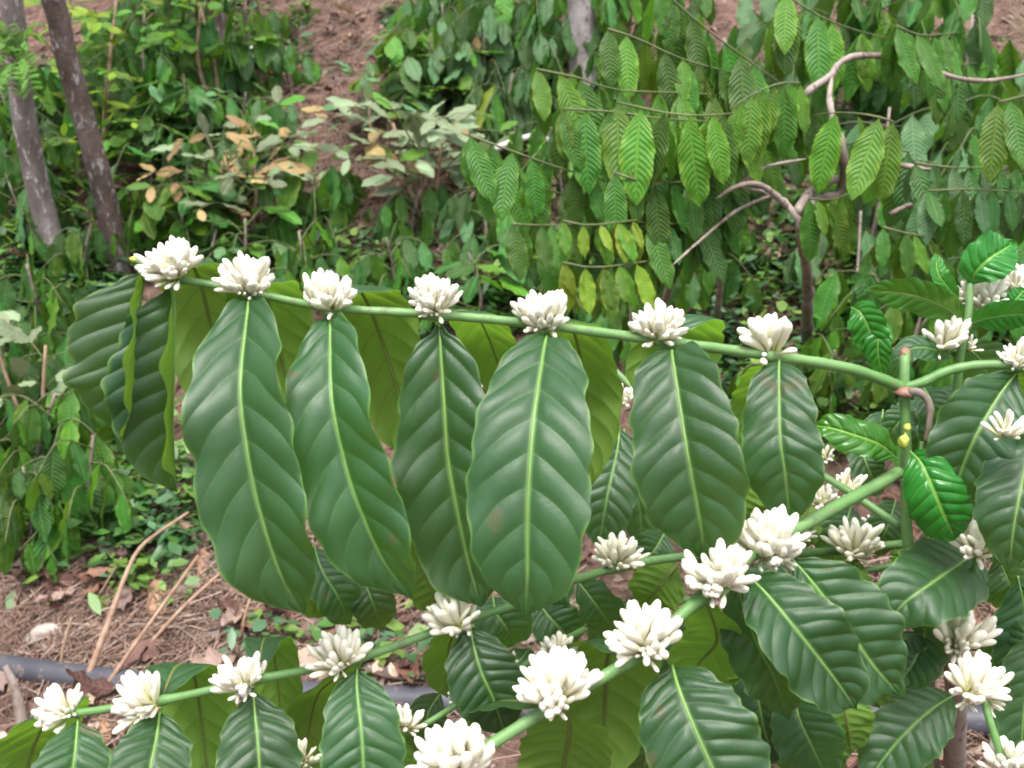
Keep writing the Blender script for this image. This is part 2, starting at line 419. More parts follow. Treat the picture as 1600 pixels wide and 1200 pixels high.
tree('slim dark tree trunk rising out of the light green bush', [(322, -40), (330, 10), (345, 100)], .13, .1, 'bark_dark', 4)

# ------------------------------------------------------------------ shrubs
UP = np.array([0, 0, 1.0])
def leafy_branch(root, base, path, size, mats, habit='hang', gap=.5, n0=0, stem=.004, skip=.1, ratio=.40, wts=None, toward=None, rows=17, pair=2, jit=.22):
    """a branch with opposite leaves at its nodes"""
    L = np.linalg.norm(np.diff(path, axis=0), axis=1).sum()
    k = max(8, int(L / .04)); c = spline(path, k)
    tube('branch', c, np.linspace(stem * 1.3, stem * .6, k), M['stem_dark'], root, base, 6)
    T = nrm(np.gradient(c, axis=0))
    nodes = max(2, int(L / (size * gap)))
    for q in range(n0, nodes + 1):
        t = min(.999, (q + rng.uniform(-.15, .15)) / nodes); t = max(0, t)
        i = int(t * (k - 1)); p = c[i]; tt = T[i]
        lat = nrm(np.cross(tt, UP) + 1e-6)
        last = q == nodes
        for sgn in ((-1, 1) if pair == 2 else (rng.choice((-1, 1)),)):
            if rng.random() < skip: continue
            jv = np.array([rng.gauss(0, 1), rng.gauss(0, 1), rng.gauss(0, 1)]) * jit
            if habit == 'hang':
                D = -UP * rng.uniform(.85, 1.1) + lat * sgn * rng.uniform(.08, .42) + tt * rng.uniform(-.05, .25) + jv * .6
                Nn = lat * sgn * .8 + UP * .5 + jv
                if toward is not None: Nn = Nn * .5 + toward
            elif habit == 'spread':
                D = lat * sgn + tt * .5 - UP * rng.uniform(.1, .6) + jv
                Nn = UP + jv
            else:
                D = lat * sgn * rng.uniform(.5, 1) + tt * rng.uniform(.2, 1) + UP * rng.uniform(-.5, .45) + jv
                Nn = UP * .8 + jv * 1.3 - FWD * .4
            m = rng.choices(mats, wts)[0] if wts else rng.choice(mats)
            sz = size * rng.uniform(.62, 1.15) * (.75 if last else 1)
            mt = leaf_mtx(p - base, D, Nn, sz)
            link('leaf', canon(m, ratio, rows), root, mtx=mt)

def shrub(name, label, cat, px, py, hgt, rad, size, mats, habit='hang', nb=11, group=None, ratio=.45, wts=None, seed=0, lean=None, gap=.40, stems=1, pair=2, skip=.1, stem_mat='wood', rows=17, lo=.3):
    global rng
    keep = rng; rng = random.Random(seed * 97 + 13)
    c = G(px, py, hgt * .62); base = np.array([c[0], c[1], float(H(c[0], c[1]))])
    root = thing(name, label, cat, base, group)
    for s_ in range(stems):
        az0 = rng.uniform(0, 6.28)
        top = base + np.array([rng.uniform(-.12, .12) * hgt + .12 * (stems > 1) * math.cos(az0 + s_ * 2.2), rng.uniform(-.1, .1) * hgt, hgt * rng.uniform(.85, 1)])
        st = spline([base - UP * .04, base * .6 + top * .4 + np.array([rng.gauss(0, .03), rng.gauss(0, .03), 0]), top], 10)
        tube('stem', st, np.linspace(.011, .005, 10) * (.6 + hgt * .6), M[stem_mat], root, base, 7, .04, seed)
        for b in range(nb // stems):
            t = lo + (1 - lo) * (b + .5) / (nb // stems)
            p = st[int(t * 9)]
            az = az0 + b * 2.4 + rng.uniform(-.4, .4)
            o = np.array([math.cos(az), math.sin(az), 0])
            R = rad * rng.uniform(.65, 1.1) * (1 - .35 * t)
            rise = rng.uniform(.05, .35) * R if habit != 'whorl' else rng.uniform(.15, .65) * R
            path = [p, p + o * R * .5 + UP * rise, p + o * R + UP * (rise * (.9 if habit == 'whorl' else .4) - (0 if habit == 'whorl' else R * rng.uniform(0, .35)))]
            leafy_branch(root, base, path, size, mats, habit, gap, 1, .0022, skip, ratio, wts, None, rows, pair)
    rng = keep
    return root

G_UP = 'coffee shrubs on the upper slope'
D_, B_, S_ = ['leaf_dark', 'leaf_shrub'], ['leaf_blue', 'leaf_dark', 'leaf_shrub', 'leaf_light'], ['leaf_shrub', 'leaf_dark', 'leaf_dark', 'leaf_shrub_bright']
SH = [
 # label, px, py, height, radius, leaf size, mats, habit, nb, seed, extras
 ('dark green coffee shrub growing between the two leaning trunks', 55, 235, .75, .50, .17, D_, 'hang', 12, 1, {}),
 ('dense coffee shrub beside the foot of the grey trunk', 10, 320, .55, .45, .16, B_, 'hang', 11, 2, {}),
 ('low coffee shrub behind the dark lichen flecked trunk', 225, 235, .55, .5, .16, B_, 'spread', 11, 3, {}),
 ('coffee shrub with bluish leaves below the light green bush', 290, 160, .6, .5, .17, B_, 'spread', 12, 4, {}),
 ('coffee shrub with dull leaves at the edge of the bare red slope', 385, 175, .5, .45, .16, B_, 'hang', 10, 5, {}),
 ('mid green coffee shrub in front of the pale wilted shrub with orange leaves', 275, 320, .55, .45, .18, S_, 'spread', 11, 6, {}),
 ('small coffee shrub at the foot of the dark trunk', 140, 385, .45, .3, .15, S_, 'hang', 9, 7, {}),
 ('mid green coffee shrub with large leaves between two pale wilted shrubs', 490, 300, .6, .42, .2, S_, 'hang', 10, 8, {}),
 ('leafy light green coffee shrub beside the bare red slope', 665, 100, .7, .55, .15, ['leaf_light', 'leaf_blue', 'leaf_shrub'], 'spread', 14, 10, dict(wts=[3, 2, 2])),
 ('bluish coffee shrub with long arching rows of leaves', 745, 95, .8, .65, .17, ['leaf_blue', 'leaf_blue', 'leaf_pale', 'leaf_orange'], 'hang', 13, 11, dict(wts=[6, 4, .8, .3])),
 ('bluish coffee shrub in front of the pale lichen covered trunk', 800, 160, .55, .5, .18, ['leaf_blue', 'leaf_shrub', 'leaf_yellow'], 'hang', 11, 12, dict(wts=[6, 3, .5])),
 ('dark coffee shrub standing behind the lime green bush', 235, 60, .9, .7, .17, D_, 'hang', 14, 14, {}),
 ('tall coffee shrub at the top of the slope behind drooping branches', 830, 15, 1.0, .8, .18, B_, 'hang', 12, 15, {}),
 ('coffee shrub beneath the pale wilted shrub with grey leaves', 655, 330, .45, .4, .17, ['leaf_blue', 'leaf_dark', 'leaf_shrub'], 'hang', 10, 16, {}),
 ('bluish coffee shrub beside the arching grey branch', 1530, 130, .9, .6, .2, B_, 'hang', 14, 17, {}),
 ('dark coffee shrub high behind the arching grey branch', 1440, 30, 1.0, .7, .2, ['leaf_dark', 'leaf_shrub'], 'hang', 13, 18, {}),
 ('tall green coffee shrub hanging over the bare soil patch', 1240, 40, .9, .5, .2, ['leaf_shrub', 'leaf_blue', 'leaf_shrub_bright'], 'hang', 13, 19, {}),
 ('bluish coffee shrub under the horizontal grey branch', 1520, 300, .8, .55, .2, ['leaf_blue', 'leaf_shrub'], 'hang', 14, 20, {}),
 ('coffee shrub tucked behind the gnarled grey stem', 1370, 260, .7, .5, .19, ['leaf_blue', 'leaf_shrub'], 'hang', 11, 21, {}),
 ('dark coffee shrub low under the drooping bright branches', 1100, 330, .7, .5, .2, D_ + ['leaf_shrub'], 'hang', 13, 22, {}),
 ('coffee shrub beneath the bleached crooked twig', 770, 330, .55, .35, .17, D_ + ['leaf_blue'], 'hang', 10, 23, {}),
 ('young bright coffee shrub behind the thick green branch joint', 1300, 590, .32, .30, .13, ['leaf_shrub_bright', 'leaf_shrub'], 'hang', 11, 24, {}),
 ('low coffee shrub with spotted leaves behind the open white flower', 1180, 590, .35, .28, .14, ['leaf_shrub', 'leaf_shrub_bright'], 'hang', 9, 25, {}),
 ('coffee shrub whose leaves hang below the yellowing leaves', 1010, 480, .5, .35, .17, D_ + ['leaf_shrub'], 'hang', 10, 26, {}),
 ('coffee shrub with ribbed leaves among weeds beside the large drooping leaves', 75, 690, .5, .34, .17, S_ + ['leaf_shrub'], 'hang', 11, 27, {}),
 ('coffee shrub in the weedy patch under the leaning trunks', 20, 560, .45, .35, .17, D_ + ['leaf_blue'], 'hang', 9, 28, {}),
 ('small coffee shrub with drooping leaves beside the fallen bleached branch', 130, 540, .4, .3, .16, S_, 'hang', 8, 29, {}),
 ('coffee shrub leaning over bare soil beside gnarled grey stem', 1400, 430, .55, .42, .19, ['leaf_shrub', 'leaf_dark'], 'hang', 11, 30, {}),
 ('dark coffee shrub shading the ground behind the right shoot with flowers', 1560, 450, .6, .45, .2, D_, 'hang', 11, 31, {}),
 ('coffee shrub above the bleached crooked twig', 890, 240, .6, .45, .18, B_, 'hang', 9, 32, {}),
 ('coffee shrub with drooping leaves between the dark trunk and the light green bush', 240, 120, .8, .55, .15, B_, 'hang', 11, 35, {}),
 ('coffee shrub at the top of the slope beside the slim dark trunk', 260, 20, .9, .6, .15, D_, 'hang', 12, 36, {}),
 ('coffee shrub squeezed behind the grey barked trunk', 10, 150, .8, .5, .16, B_, 'hang', 11, 37, {}),
 ('coffee shrub with long leaves behind the second flower cluster', 345, 390, .45, .35, .15, S_, 'hang', 7, 38, {}),
 ('coffee shrub with pale leaves uphill of the wilted shrub with orange leaves', 330, 230, .55, .5, .16, ['leaf_blue', 'leaf_shrub'], 'hang', 10, 39, {}),
 ('coffee shrub on the slope uphill of the wilted grey leaved shrub', 690, 60, .7, .5, .15, ['leaf_light', 'leaf_blue'], 'hang', 12, 40, {}),
 ('sparse coffee seedling on the bare red slope', 455, 90, .35, .25, .12, S_, 'hang', 5, 47, {}),
 ('coffee shrub filling the gap behind the upright flowering shoot', 1450, 520, .5, .4, .17, S_, 'hang', 11, 48, {}),
 ('coffee shrub under the branch joint of the flowering plant', 1500, 680, .4, .35, .16, D_, 'hang', 10, 49, {}),
 ('coffee shrub hanging behind the fifth and sixth flower clusters', 940, 400, .5, .4, .17, D_, 'hang', 10, 50, {}),
 ('coffee shrub at the foot of the drooping bright branches', 860, 430, .4, .3, .15, S_, 'hang', 8, 51, {}),
 ('coffee shrub on the crest above the arching grey branch', 1340, 30, .9, .6, .18, S_, 'hang', 12, 52, {}),
 ('coffee shrub on the crest above the bright drooping branches', 980, 0, .9, .6, .17, S_, 'hang', 12, 53, {}),
 ('coffee shrub at the crest above the bluish coffee shrub', 700, -10, .7, .6, .15, B_, 'hang', 12, 54, {}),
 ('coffee shrub between the wilted shrub with orange leaves and the first flower cluster', 210, 330, .5, .4, .15, S_, 'hang', 10, 55, {}),
 ('coffee shrub beside the woody stems low on the slope', 1560, 250, .8, .5, .18, S_, 'hang', 12, 58, {}),
 ('coffee shrub low behind the big hanging leaves', 30, 780, .4, .3, .16, S_, 'hang', 9, 59, {}),
 ('broad coffee shrub in the weeds beneath the foot of the grey trunk', 60, 470, .5, .4, .17, S_, 'hang', 10, 60, {}),
 ('coffee shrub hanging beside the folded leaves of the flowering branch', 150, 620, .5, .36, .18, S_, 'hang', 10, 61, {}),
 ('leafy coffee shrub next to the dusty wilted shrub', 10, 660, .5, .4, .19, S_, 'hang', 11, 62, {}),
 ('coffee shrub drooping over the weeds uphill of the bare stems', 150, 720, .42, .32, .18, S_, 'hang', 9, 63, {}),
 ('coffee shrub behind the third flower cluster', 470, 400, .55, .45, .15, S_, 'hang', 9, 64, {}),
 ('coffee shrub behind the fourth flower cluster', 610, 405, .55, .42, .15, S_, 'hang', 9, 65, {}),
 ('coffee shrub with mixed green leaves above the second flower cluster', 390, 375, .5, .4, .15, B_, 'spread', 8, 66, {}),
 ('coffee shrub low beside the yellowing leaves', 740, 440, .5, .36, .15, S_, 'spread', 8, 67, {}),
 ('coffee shrub between the lime green bush and the wilted orange leaved shrub', 300, 300, .5, .45, .15, B_, 'hang', 9, 68, {}),
 ('coffee shrub under the lime green bush', 100, 140, .8, .6, .17, B_, 'hang', 12, 33, {}),
 ('coffee shrub on the upper slope behind the light green bush', 375, 60, .8, .6, .16, B_, 'hang', 11, 34, {}),
]
for lab, px, py, h_, r_, sz, mats, hab, nb, sd_, kw in SH:
    h_, r_ = (h_ * .56, r_ * .72) if px < 950 and py < 450 else (h_ * .8, r_ * .9) if px < 950 else (h_ * .74, r_ * .85)
    shrub('coffee_shrub', lab.replace('right shoot', 'upright shoot'), 'coffee shrub', px, py, h_, r_, sz, mats, hab, nb, 'coffee shrubs on the slope', seed=sd_, **kw)
shrub('bush', 'lime green small leaved bush between the two leaning trunks', 'bush', 130, 60, .9, .5, .085, ['leaf_lime', 'leaf_light'], 'whorl', 20, None, .5, seed=41, gap=.7, stems=2, stem_mat='twig', rows=9, lo=.1)
shrub('bush', 'light green broad leaved bush on the slope', 'bush', 330, 45, .6, .42, .12, ['leaf_light'], 'whorl', 16, None, .58, seed=42, gap=.6, stems=2, stem_mat='twig', rows=11)
shrub('wilted_shrub', 'pale wilted shrub with grey green leaves on bare stems', 'shrub', 668, 250, .46, .48, .15, ['leaf_pale', 'leaf_orange', 'leaf_light'], 'whorl', 24, 'wilted shrubs', .42, [9, .9, 1.2], 43, gap=.7, stems=3, stem_mat='twig', lo=.4, skip=.2)
shrub('wilted_shrub', 'pale wilted shrub with orange leaves in front of the coffee shrubs', 'shrub', 385, 275, .36, .5, .14, ['leaf_pale', 'leaf_orange', 'leaf_light'], 'whorl', 20, 'wilted shrubs', .45, [6, 4, 1.5], 44, gap=.75, stems=2, stem_mat='twig', lo=.35, skip=.2)
shrub('wilted_shrub', 'short wilted shrub with dusty leaves beside the bleached branch', 'shrub', 75, 600, .42, .22, .13, ['leaf_pale'], 'whorl', 8, 'wilted shrubs', .5, None, 45, gap=.75, stems=2, stem_mat='twig', skip=.2)
shrub('wilted_shrub', 'pale leafless topped shrub uphill of the wilted shrub with orange leaves', 'shrub', 600, 165, .35, .28, .13, ['leaf_pale', 'leaf_blue'], 'whorl', 9, 'wilted shrubs', .42, None, 46, gap=.75, stems=2, stem_mat='twig', skip=.2)

# the fern on the grey trunk
def fern():
    d = np.dot(c1[12] - CAM, FWD) - .12
    base = P(28, 105, d)
    root = thing('fern', 'bright green feathery fern clinging to the grey trunk', 'fern', base)
    g = random.Random(5)
    for k in range(16):
        e = P(g.uniform(-40, 50), g.uniform(40, 150), d - g.uniform(.05, .25))
        mid = (base + e) / 2 + UP * .03
        c = spline([base, mid, e], 8)
        tube('frond_stalk', c, np.linspace(.002, .001, 8), M['stem_dark'], root, base, 5)
        T = nrm(np.gradient(c, axis=0))
        for i in range(2, 8):
            lat = nrm(np.cross(T[i], -FWD))
            for s_ in (-1, 1):
                link('leaflet', canon('leaf_light', .3, 9), root, mtx=leaf_mtx(c[i] - base, lat * s_ + T[i] * .7, UP - FWD, .05))
fern()

# ------------------------------------------------------------------ the bright coffee shrub with the gnarled stem
DS = 2.05
def gnarled_shrub():
    base = G(1262, 520); db = np.dot(base - CAM, FWD)
    root = thing('coffee_shrub', 'large bright green coffee shrub with a gnarled grey stem and drooping branches', 'coffee shrub', base)
    def wood(pts, r0, r1, mat='wood', n=30):
        c = spline([p if isinstance(p, np.ndarray) else P(*p) for p in pts], n)
        rr = np.linspace(r0, r1, n) * .66 * (1 + .12 * np.sin(np.arange(n) * 1.9 + pts[-1][0])); rr[-4:] *= np.array([.9, .7, .5, .2])
        tube('stem', c, rr, M[mat], root, base, 9, .07, int(pts[-1][0]))
    dm = 2.1
    wood([base - UP * .05, (1262, 440, (db + dm) / 2), (1250, 370, dm), (1240, 328, dm), (1205, 303, dm), (1150, 292, dm)], .030, .012)
    wood([(1245, 335, dm), (1262, 305, dm + .02), (1300, 282, dm + .03), (1380, 258, dm + .04), (1470, 268, dm)], .016, .007)
    wood([(1250, 350, dm), (1275, 312, dm + .03), (1312, 300, dm + .05), (1318, 240, dm), (1303, 190, dm + .03), (1296, 150, dm + .08), (1302, 112, dm + .1)], .018, .009)
    wood([(1240, 330, dm), (1190, 290, dm - .04), (1150, 292, dm - .08), (1120, 310, dm - .1)], .011, .006)
    wood([(1150, 292, dm), (1195, 262, dm), (1260, 248, dm - .03)], .007, .004)
    wood([(1255, 150, dm + .1), (1272, 136, dm + .1), (1300, 117, dm + .1), (1312, 98, dm + .1), (1345, 87, dm + .1), (1410, 92, dm + .1), (1480, 118, dm + .1), (1545, 126, dm + .1), (1640, 108, dm + .1)], .013, .005)
    wood([(1390, 335, dm), (1430, 318, dm), (1500, 312, dm), (1620, 322, dm)], .008, .005)
    wood([(1205, 305, dm), (1150, 330, dm), (1095, 375, dm - .1), (1050, 415, dm - .2)], .006, .003)
    SB, BR, DK, YL = ['leaf_shrub'], ['leaf_shrub_bright', 'leaf_shrub'], ['leaf_shrub', 'leaf_dark'], ['leaf_yellow', 'leaf_shrub_bright']
    br = [  # pixel path with depth, leaf length in px, materials
     ([(735, 212, 1.95), (800, 236, 1.97), (880, 264, 2.0), (975, 290, 2.05), (1050, 300, 2.15)], 108, SB),
     ([(838, 108, 2.0), (905, 122, 2.02), (960, 140, 2.05), (1060, 145, 2.1), (1160, 150, 2.2)], 112, BR),
     ([(880, 170, 1.97), (960, 175, 2.0), (1030, 185, 2.03), (1120, 190, 2.1), (1230, 190, 2.2)], 125, BR),
     ([(950, 45, 2.05), (1000, 62, 2.08), (1060, 90, 2.1), (1130, 110, 2.15), (1200, 125, 2.2)], 105, BR),
     ([(1030, -20, 2.1), (1085, 30, 2.12), (1150, 80, 2.15), (1205, 120, 2.2), (1290, 180, 2.28)], 120, SB),
     ([(960, 270, 1.98), (1010, 285, 2.0), (1060, 285, 2.05), (1130, 270, 2.15), (1200, 265, 2.25)], 105, DK),
     ([(965, 160, 2.0), (1050, 178, 1.96), (1110, 180, 1.96), (1190, 172, 2.1)], 130, BR),
     ([(980, 345, 2.02), (1040, 350, 2.05), (1090, 345, 2.1), (1150, 325, 2.2)], 100, DK),
     ([(1395, 190, 1.95), (1360, 180, 1.97), (1310, 176, 2.05), (1270, 180, 2.1)], 135, BR),
     ([(1250, 130, 2.1), (1220, 130, 2.05), (1180, 145, 2.02), (1140, 170, 2.0)], 110, BR),
     ([(880, 345, 1.93), (920, 352, 1.94), (985, 345, 2.0), (1040, 340, 2.1)], 62, YL),
     ([(880, 410, 1.93), (925, 418, 1.94), (985, 412, 2.0), (1060, 400, 2.1)], 75, YL),
     ([(800, 350, 1.95), (850, 352, 2.0), (905, 350, 2.05)], 82, SB),
     ([(1265, 310, 2.0), (1300, 312, 2.05), (1330, 300, 2.1)], 92, BR),
     ([(1380, 355, 2.0), (1420, 365, 2.02), (1470, 372, 2.1)], 80, BR),
     ([(1430, 255, 2.1), (1500, 262, 2.1), (1610, 258, 2.15)], 85, DK + ['leaf_blue']),
     ([(1450, 298, 2.05), (1520, 296, 2.05), (1620, 302, 2.1)], 100, DK + ['leaf_blue']),
     ([(1230, -10, 2.2), (1270, 20, 2.2), (1330, 45, 2.25), (1390, 60, 2.3)], 115, BR),
     ([(1400, 40, 2.15), (1440, 55, 2.2), (1500, 50, 2.3)], 90, SB),
     ([(1560, 160, 1.95), (1600, 150, 1.95), (1660, 140, 2.0)], 120, BR),
     ([(1480, 405, 2.1), (1540, 400, 2.1), (1620, 390, 2.1)], 90, DK),
     ([(1020, 235, 2.06), (1100, 240, 2.1), (1180, 240, 2.2)], 115, DK),
    ]
    b2 = G(1010, 545); r2 = thing('coffee_shrub', 'bright green coffee shrub with leaf rows drooping above the yellowing leaves', 'coffee shrub', b2)
    tube('stem', spline([b2 - UP * .04, P(1060, 400, 2.5), P(1090, 250, 2.25), P(1100, 120, 2.2)], 24), np.linspace(.013, .006, 24), M['wood'], r2, b2, 8, .06, 5)
    b3 = G(1120, 500); r3 = thing('coffee_shrub', 'darker coffee shrub layered close behind the bright drooping leaf rows', 'coffee shrub', b3)
    tube('stem', spline([b3 - UP * .04, P(1130, 380, 2.7), P(1140, 200, 2.45), P(1130, 60, 2.4)], 24), np.linspace(.013, .006, 24), M['wood'], r3, b3, 8, .06, 6)
    for k, (pts, lpx, mats) in enumerate(br):
        path = np.array([P(*p) for p in pts]); size = lpx * 1.02 * pts[0][2] / FPX
        rt, bs = (r2, b2) if np.mean([p[0] for p in pts]) < 1100 else (root, base)
        leafy_branch(rt, bs, path, size, mats, 'hang', .24, 0, .0020, .08, .38, None, -FWD * .6 + UP * .1, 21, 2, .20)
        if k % 2 == 0:
            path = np.array([P(x + 25, y + 48, d + .22) for x, y, d in pts])
            leafy_branch(r3, b3, path, size, DK, 'hang', .30, 0, .0018, .1, .38, None, -FWD * .5 + UP * .1, 17, 2, .25)
    return root
gnarled_shrub()

# ------------------------------------------------------------------ the flowering coffee plant
BASEP = G(1465, 1260); BASEP[2] = H(BASEP[0], BASEP[1])
plant = thing('coffee_plant', 'flowering coffee plant with white blossom clusters along green branches and large glossy leaves', 'coffee plant', BASEP)
def fstem(name, pts, w0, w1, mat='stem', n=60, nodes=(), rough=0., ax=None):
    c = spline([P(*p) for p in pts], n)
    d = np.array([np.dot(x - CAM, FWD) for x in c])
    r = np.linspace(w0, w1, n) * d / FPX / 2 * .88
    for nx, ny in nodes:
        px = np.array([[800 + FPX * np.dot(x - CAM, RGT) / np.dot(x - CAM, FWD), 600 - FPX * np.dot(x - CAM, UPV) / np.dot(x - CAM, FWD)] for x in c])
        q = np.hypot(px[:, 0] - nx, px[:, 1] - ny); r = r * (1 + .38 * np.exp(-(q / 16) ** 2))
    return tube(name, c, r * (1 + .03 * np.sin(np.arange(n) * .9)), M[mat], plant, BASEP, 12, max(rough, .02), 3)
F1 = [(212, 404, .80), (232, 420, .80), (258, 433, .80), (320, 443, .80), (385, 455, .80), (510, 480, .81), (685, 492, .82), (850, 508, .83), (1050, 535, .85), (1215, 557, .87), (1330, 577, .885), (1412, 606, .90)]
fstem('branch', F1, 13, 21, nodes=[(385, 455), (510, 480), (685, 492), (850, 508), (1050, 535), (1215, 557)], n=140)
F2 = [(95, 1118, .80), (250, 1095, .80), (400, 1062, .80), (555, 1030, .81), (725, 970, .83), (800, 946, .85), (900, 905, .90), (1050, 872, .97), (1265, 864, 1.02), (1410, 850, 1.0)]
fstem('branch', F2, 15, 16, nodes=[(250, 1095), (400, 1062), (555, 1030), (725, 970), (970, 890)], n=140)
F3 = [(640, 1230, .70), (740, 1180, .71), (860, 1105, .72), (985, 1030, .74), (1100, 930, .77), (1185, 860, .80), (1260, 818, .84), (1405, 738, .90)]
fstem('branch', F3, 22, 23, nodes=[(740, 1180), (860, 1105), (985, 1030), (1100, 930)], n=120)
F4 = [(940, 560, 1.1), (1030, 640, 1.08), (1130, 690, 1.05), (1210, 705, 1.02), (1310, 758, .97), (1405, 822, .93)]
fstem('branch', F4, 11, 15)
F5 = [(1412, 606, .90), (1440, 598, .895), (1490, 577, .89), (1560, 570, .88), (1660, 585, .86)]
fstem('branch', F5, 18, 16)
fstem('branch', [(1535, 1085, .84), (1545, 1120, .83), (1566, 1185, .82), (1600, 1280, .80)], 13, 16)
fstem('branch', [(1492, 1030, .96), (1515, 930, .94), (1530, 860, .90), (1575, 790, .88), (1650, 700, .86)], 10, 12)
fstem('branch', [(1130, 985, 1.0), (1060, 1000, 1.0), (1150, 975, 1.0), (1280, 940, .98), (1420, 900, .95)], 10, 11)
fstem('branch', [(465, 1200, .83), (634, 1145, .82), (716, 1100, .84), (795, 1055, .89), (900, 990, .98), (1010, 950, 1.03), (1420, 880, .98)], 11, 12)
fstem('main_stem', [(1414, 550, .905), (1413, 606, .90), (1416, 690, .905), (1416, 800, .91), (1424, 900, .93), (1440, 1000, 1.0), (1448, 1200, 1.25)], 17, 26)
cw = [P(1440, 1000, 1.0), P(1447, 1100, 1.15), P(1452, 1200, 1.35), P(1460, 1260, 1.6), BASEP - UP * .03]
tube('main_stem', spline(cw, 30), np.linspace(.011, .019, 30), M['wood'], plant, BASEP, 10, .05, 8)
cw = [P(1492, 1010, 1.0), P(1494, 1100, 1.1), P(1492, 1200, 1.3), BASEP + np.array([.05, 0, -.03])]
tube('main_stem', spline(cw, 30), np.linspace(.011, .018, 30), M['wood'], plant, BASEP, 10, .05, 9)
fstem('main_stem', [(1516, 440, .92), (1512, 500, .92), (1500, 560, .93), (1490, 700, .95), (1490, 850, .97), (1492, 1010, 1.0)], 13, 20)
fstem('old_branch_stub', [(1420, 612, .89), (1438, 614, .885), (1452, 632, .885), (1452, 662, .885), (1447, 690, .89)], 15, 10, 'wood', 20, rough=.06)
fstem('leaf_petiole', [(1440, 690, .9), (1436, 740, .9), (1434, 790, .9)], 7, 9)
def blob(name, px, py, d, rpx, mat, seed=0, sq=(1, 1, 1)):
    g = np.random.default_rng(seed); n, s = 7, 10
    th = np.linspace(0, np.pi, n); ph = np.linspace(0, 2 * np.pi, s, endpoint=False)
    r = rpx * d / FPX
    v = np.array([[math.sin(a) * math.cos(b) * sq[0], math.sin(a) * math.sin(b) * sq[1], math.cos(a) * sq[2]] for a in th for b in ph]) * r * (1 + .12 * g.standard_normal((n * s, 1)))
    f = np.array([[i * s + j, (i + 1) * s + j, (i + 1) * s + (j + 1) % s, i * s + (j + 1) % s] for i in range(n - 1) for j in range(s)])
    o = link(name, mesh(name, v, f, M[mat]), plant, P(px, py, d) - BASEP); return o
blob('stem_node', 1414, 612, .895, 17, 'brownbud', 1, (1, 1, .45))
blob('stem_tip', 1414, 552, .905, 9, 'brownbud', 2)
blob('leaf_bud', 1412, 690, .89, 9, 'limebud', 3, (1, 1, 1.3))
blob('leaf_bud', 1418, 668, .89, 6, 'limebud', 4)
blob('leaf_bud', 212, 405, .80, 7, 'limebud', 5, (1.5, 1, .7))

# flower clusters -------------------------------------------------
def bud_geo(kind, seed):
    g = random.Random(seed)
    if kind == 0: pr = [(0, .035), (.10, .04), (.30, .065), (.5, .105), (.7, .13), (.86, .118), (.95, .08), (1, .015)]
    elif kind == 1: pr = [(0, .04), (.15, .05), (.35, .09), (.6, .145), (.78, .155), (.9, .128), (.97, .075), (1, .015)]
    else: pr = [(0, .04), (.12, .05), (.3, .09), (.5, .15), (.7, .18), (.85, .15), (.95, .08), (1, .01)]
    seg = 8; bend = g.uniform(.05, .22); tw = g.uniform(0, 2)
    V, U = [], []
    for t, r in pr:
        for k in range(seg):
            a = 2 * math.pi * k / seg
            rr = r * (1 + .10 * math.cos(2 * a + tw + t * 1.5))
            flat = .55 if kind == 2 else 1
            V.append((rr * math.cos(a) + bend * t * t * (1 if kind != 2 else 1.6), rr * math.sin(a) * flat, t)); U.append((t, k / seg))
    F = [[i * seg + k, i * seg + (k + 1) % seg, (i + 1) * seg + (k + 1) % seg, (i + 1) * seg + k] for i in range(len(pr) - 1) for k in range(seg)]
    if kind == 2: V = [(x if abs(x) < 9 else x, z if False else y * 1.0, z) for x, y, z in V]
    return np.array(V), np.array(F), np.array(U)
BUDG = [bud_geo(k, s) for k in (0, 1, 2) for s in range(3)]
BUDM = [mesh('flower_bud', v, f, M['petal'], uv) for v, f, uv in BUDG]
def zframe(D, g):
    D = nrm(D); a = nrm(np.array([g.gauss(0, 1), g.gauss(0, 1), g.gauss(0, 1)])); X = nrm(a - D * np.dot(a, D)); return np.stack([X, np.cross(D, X), D], 1)
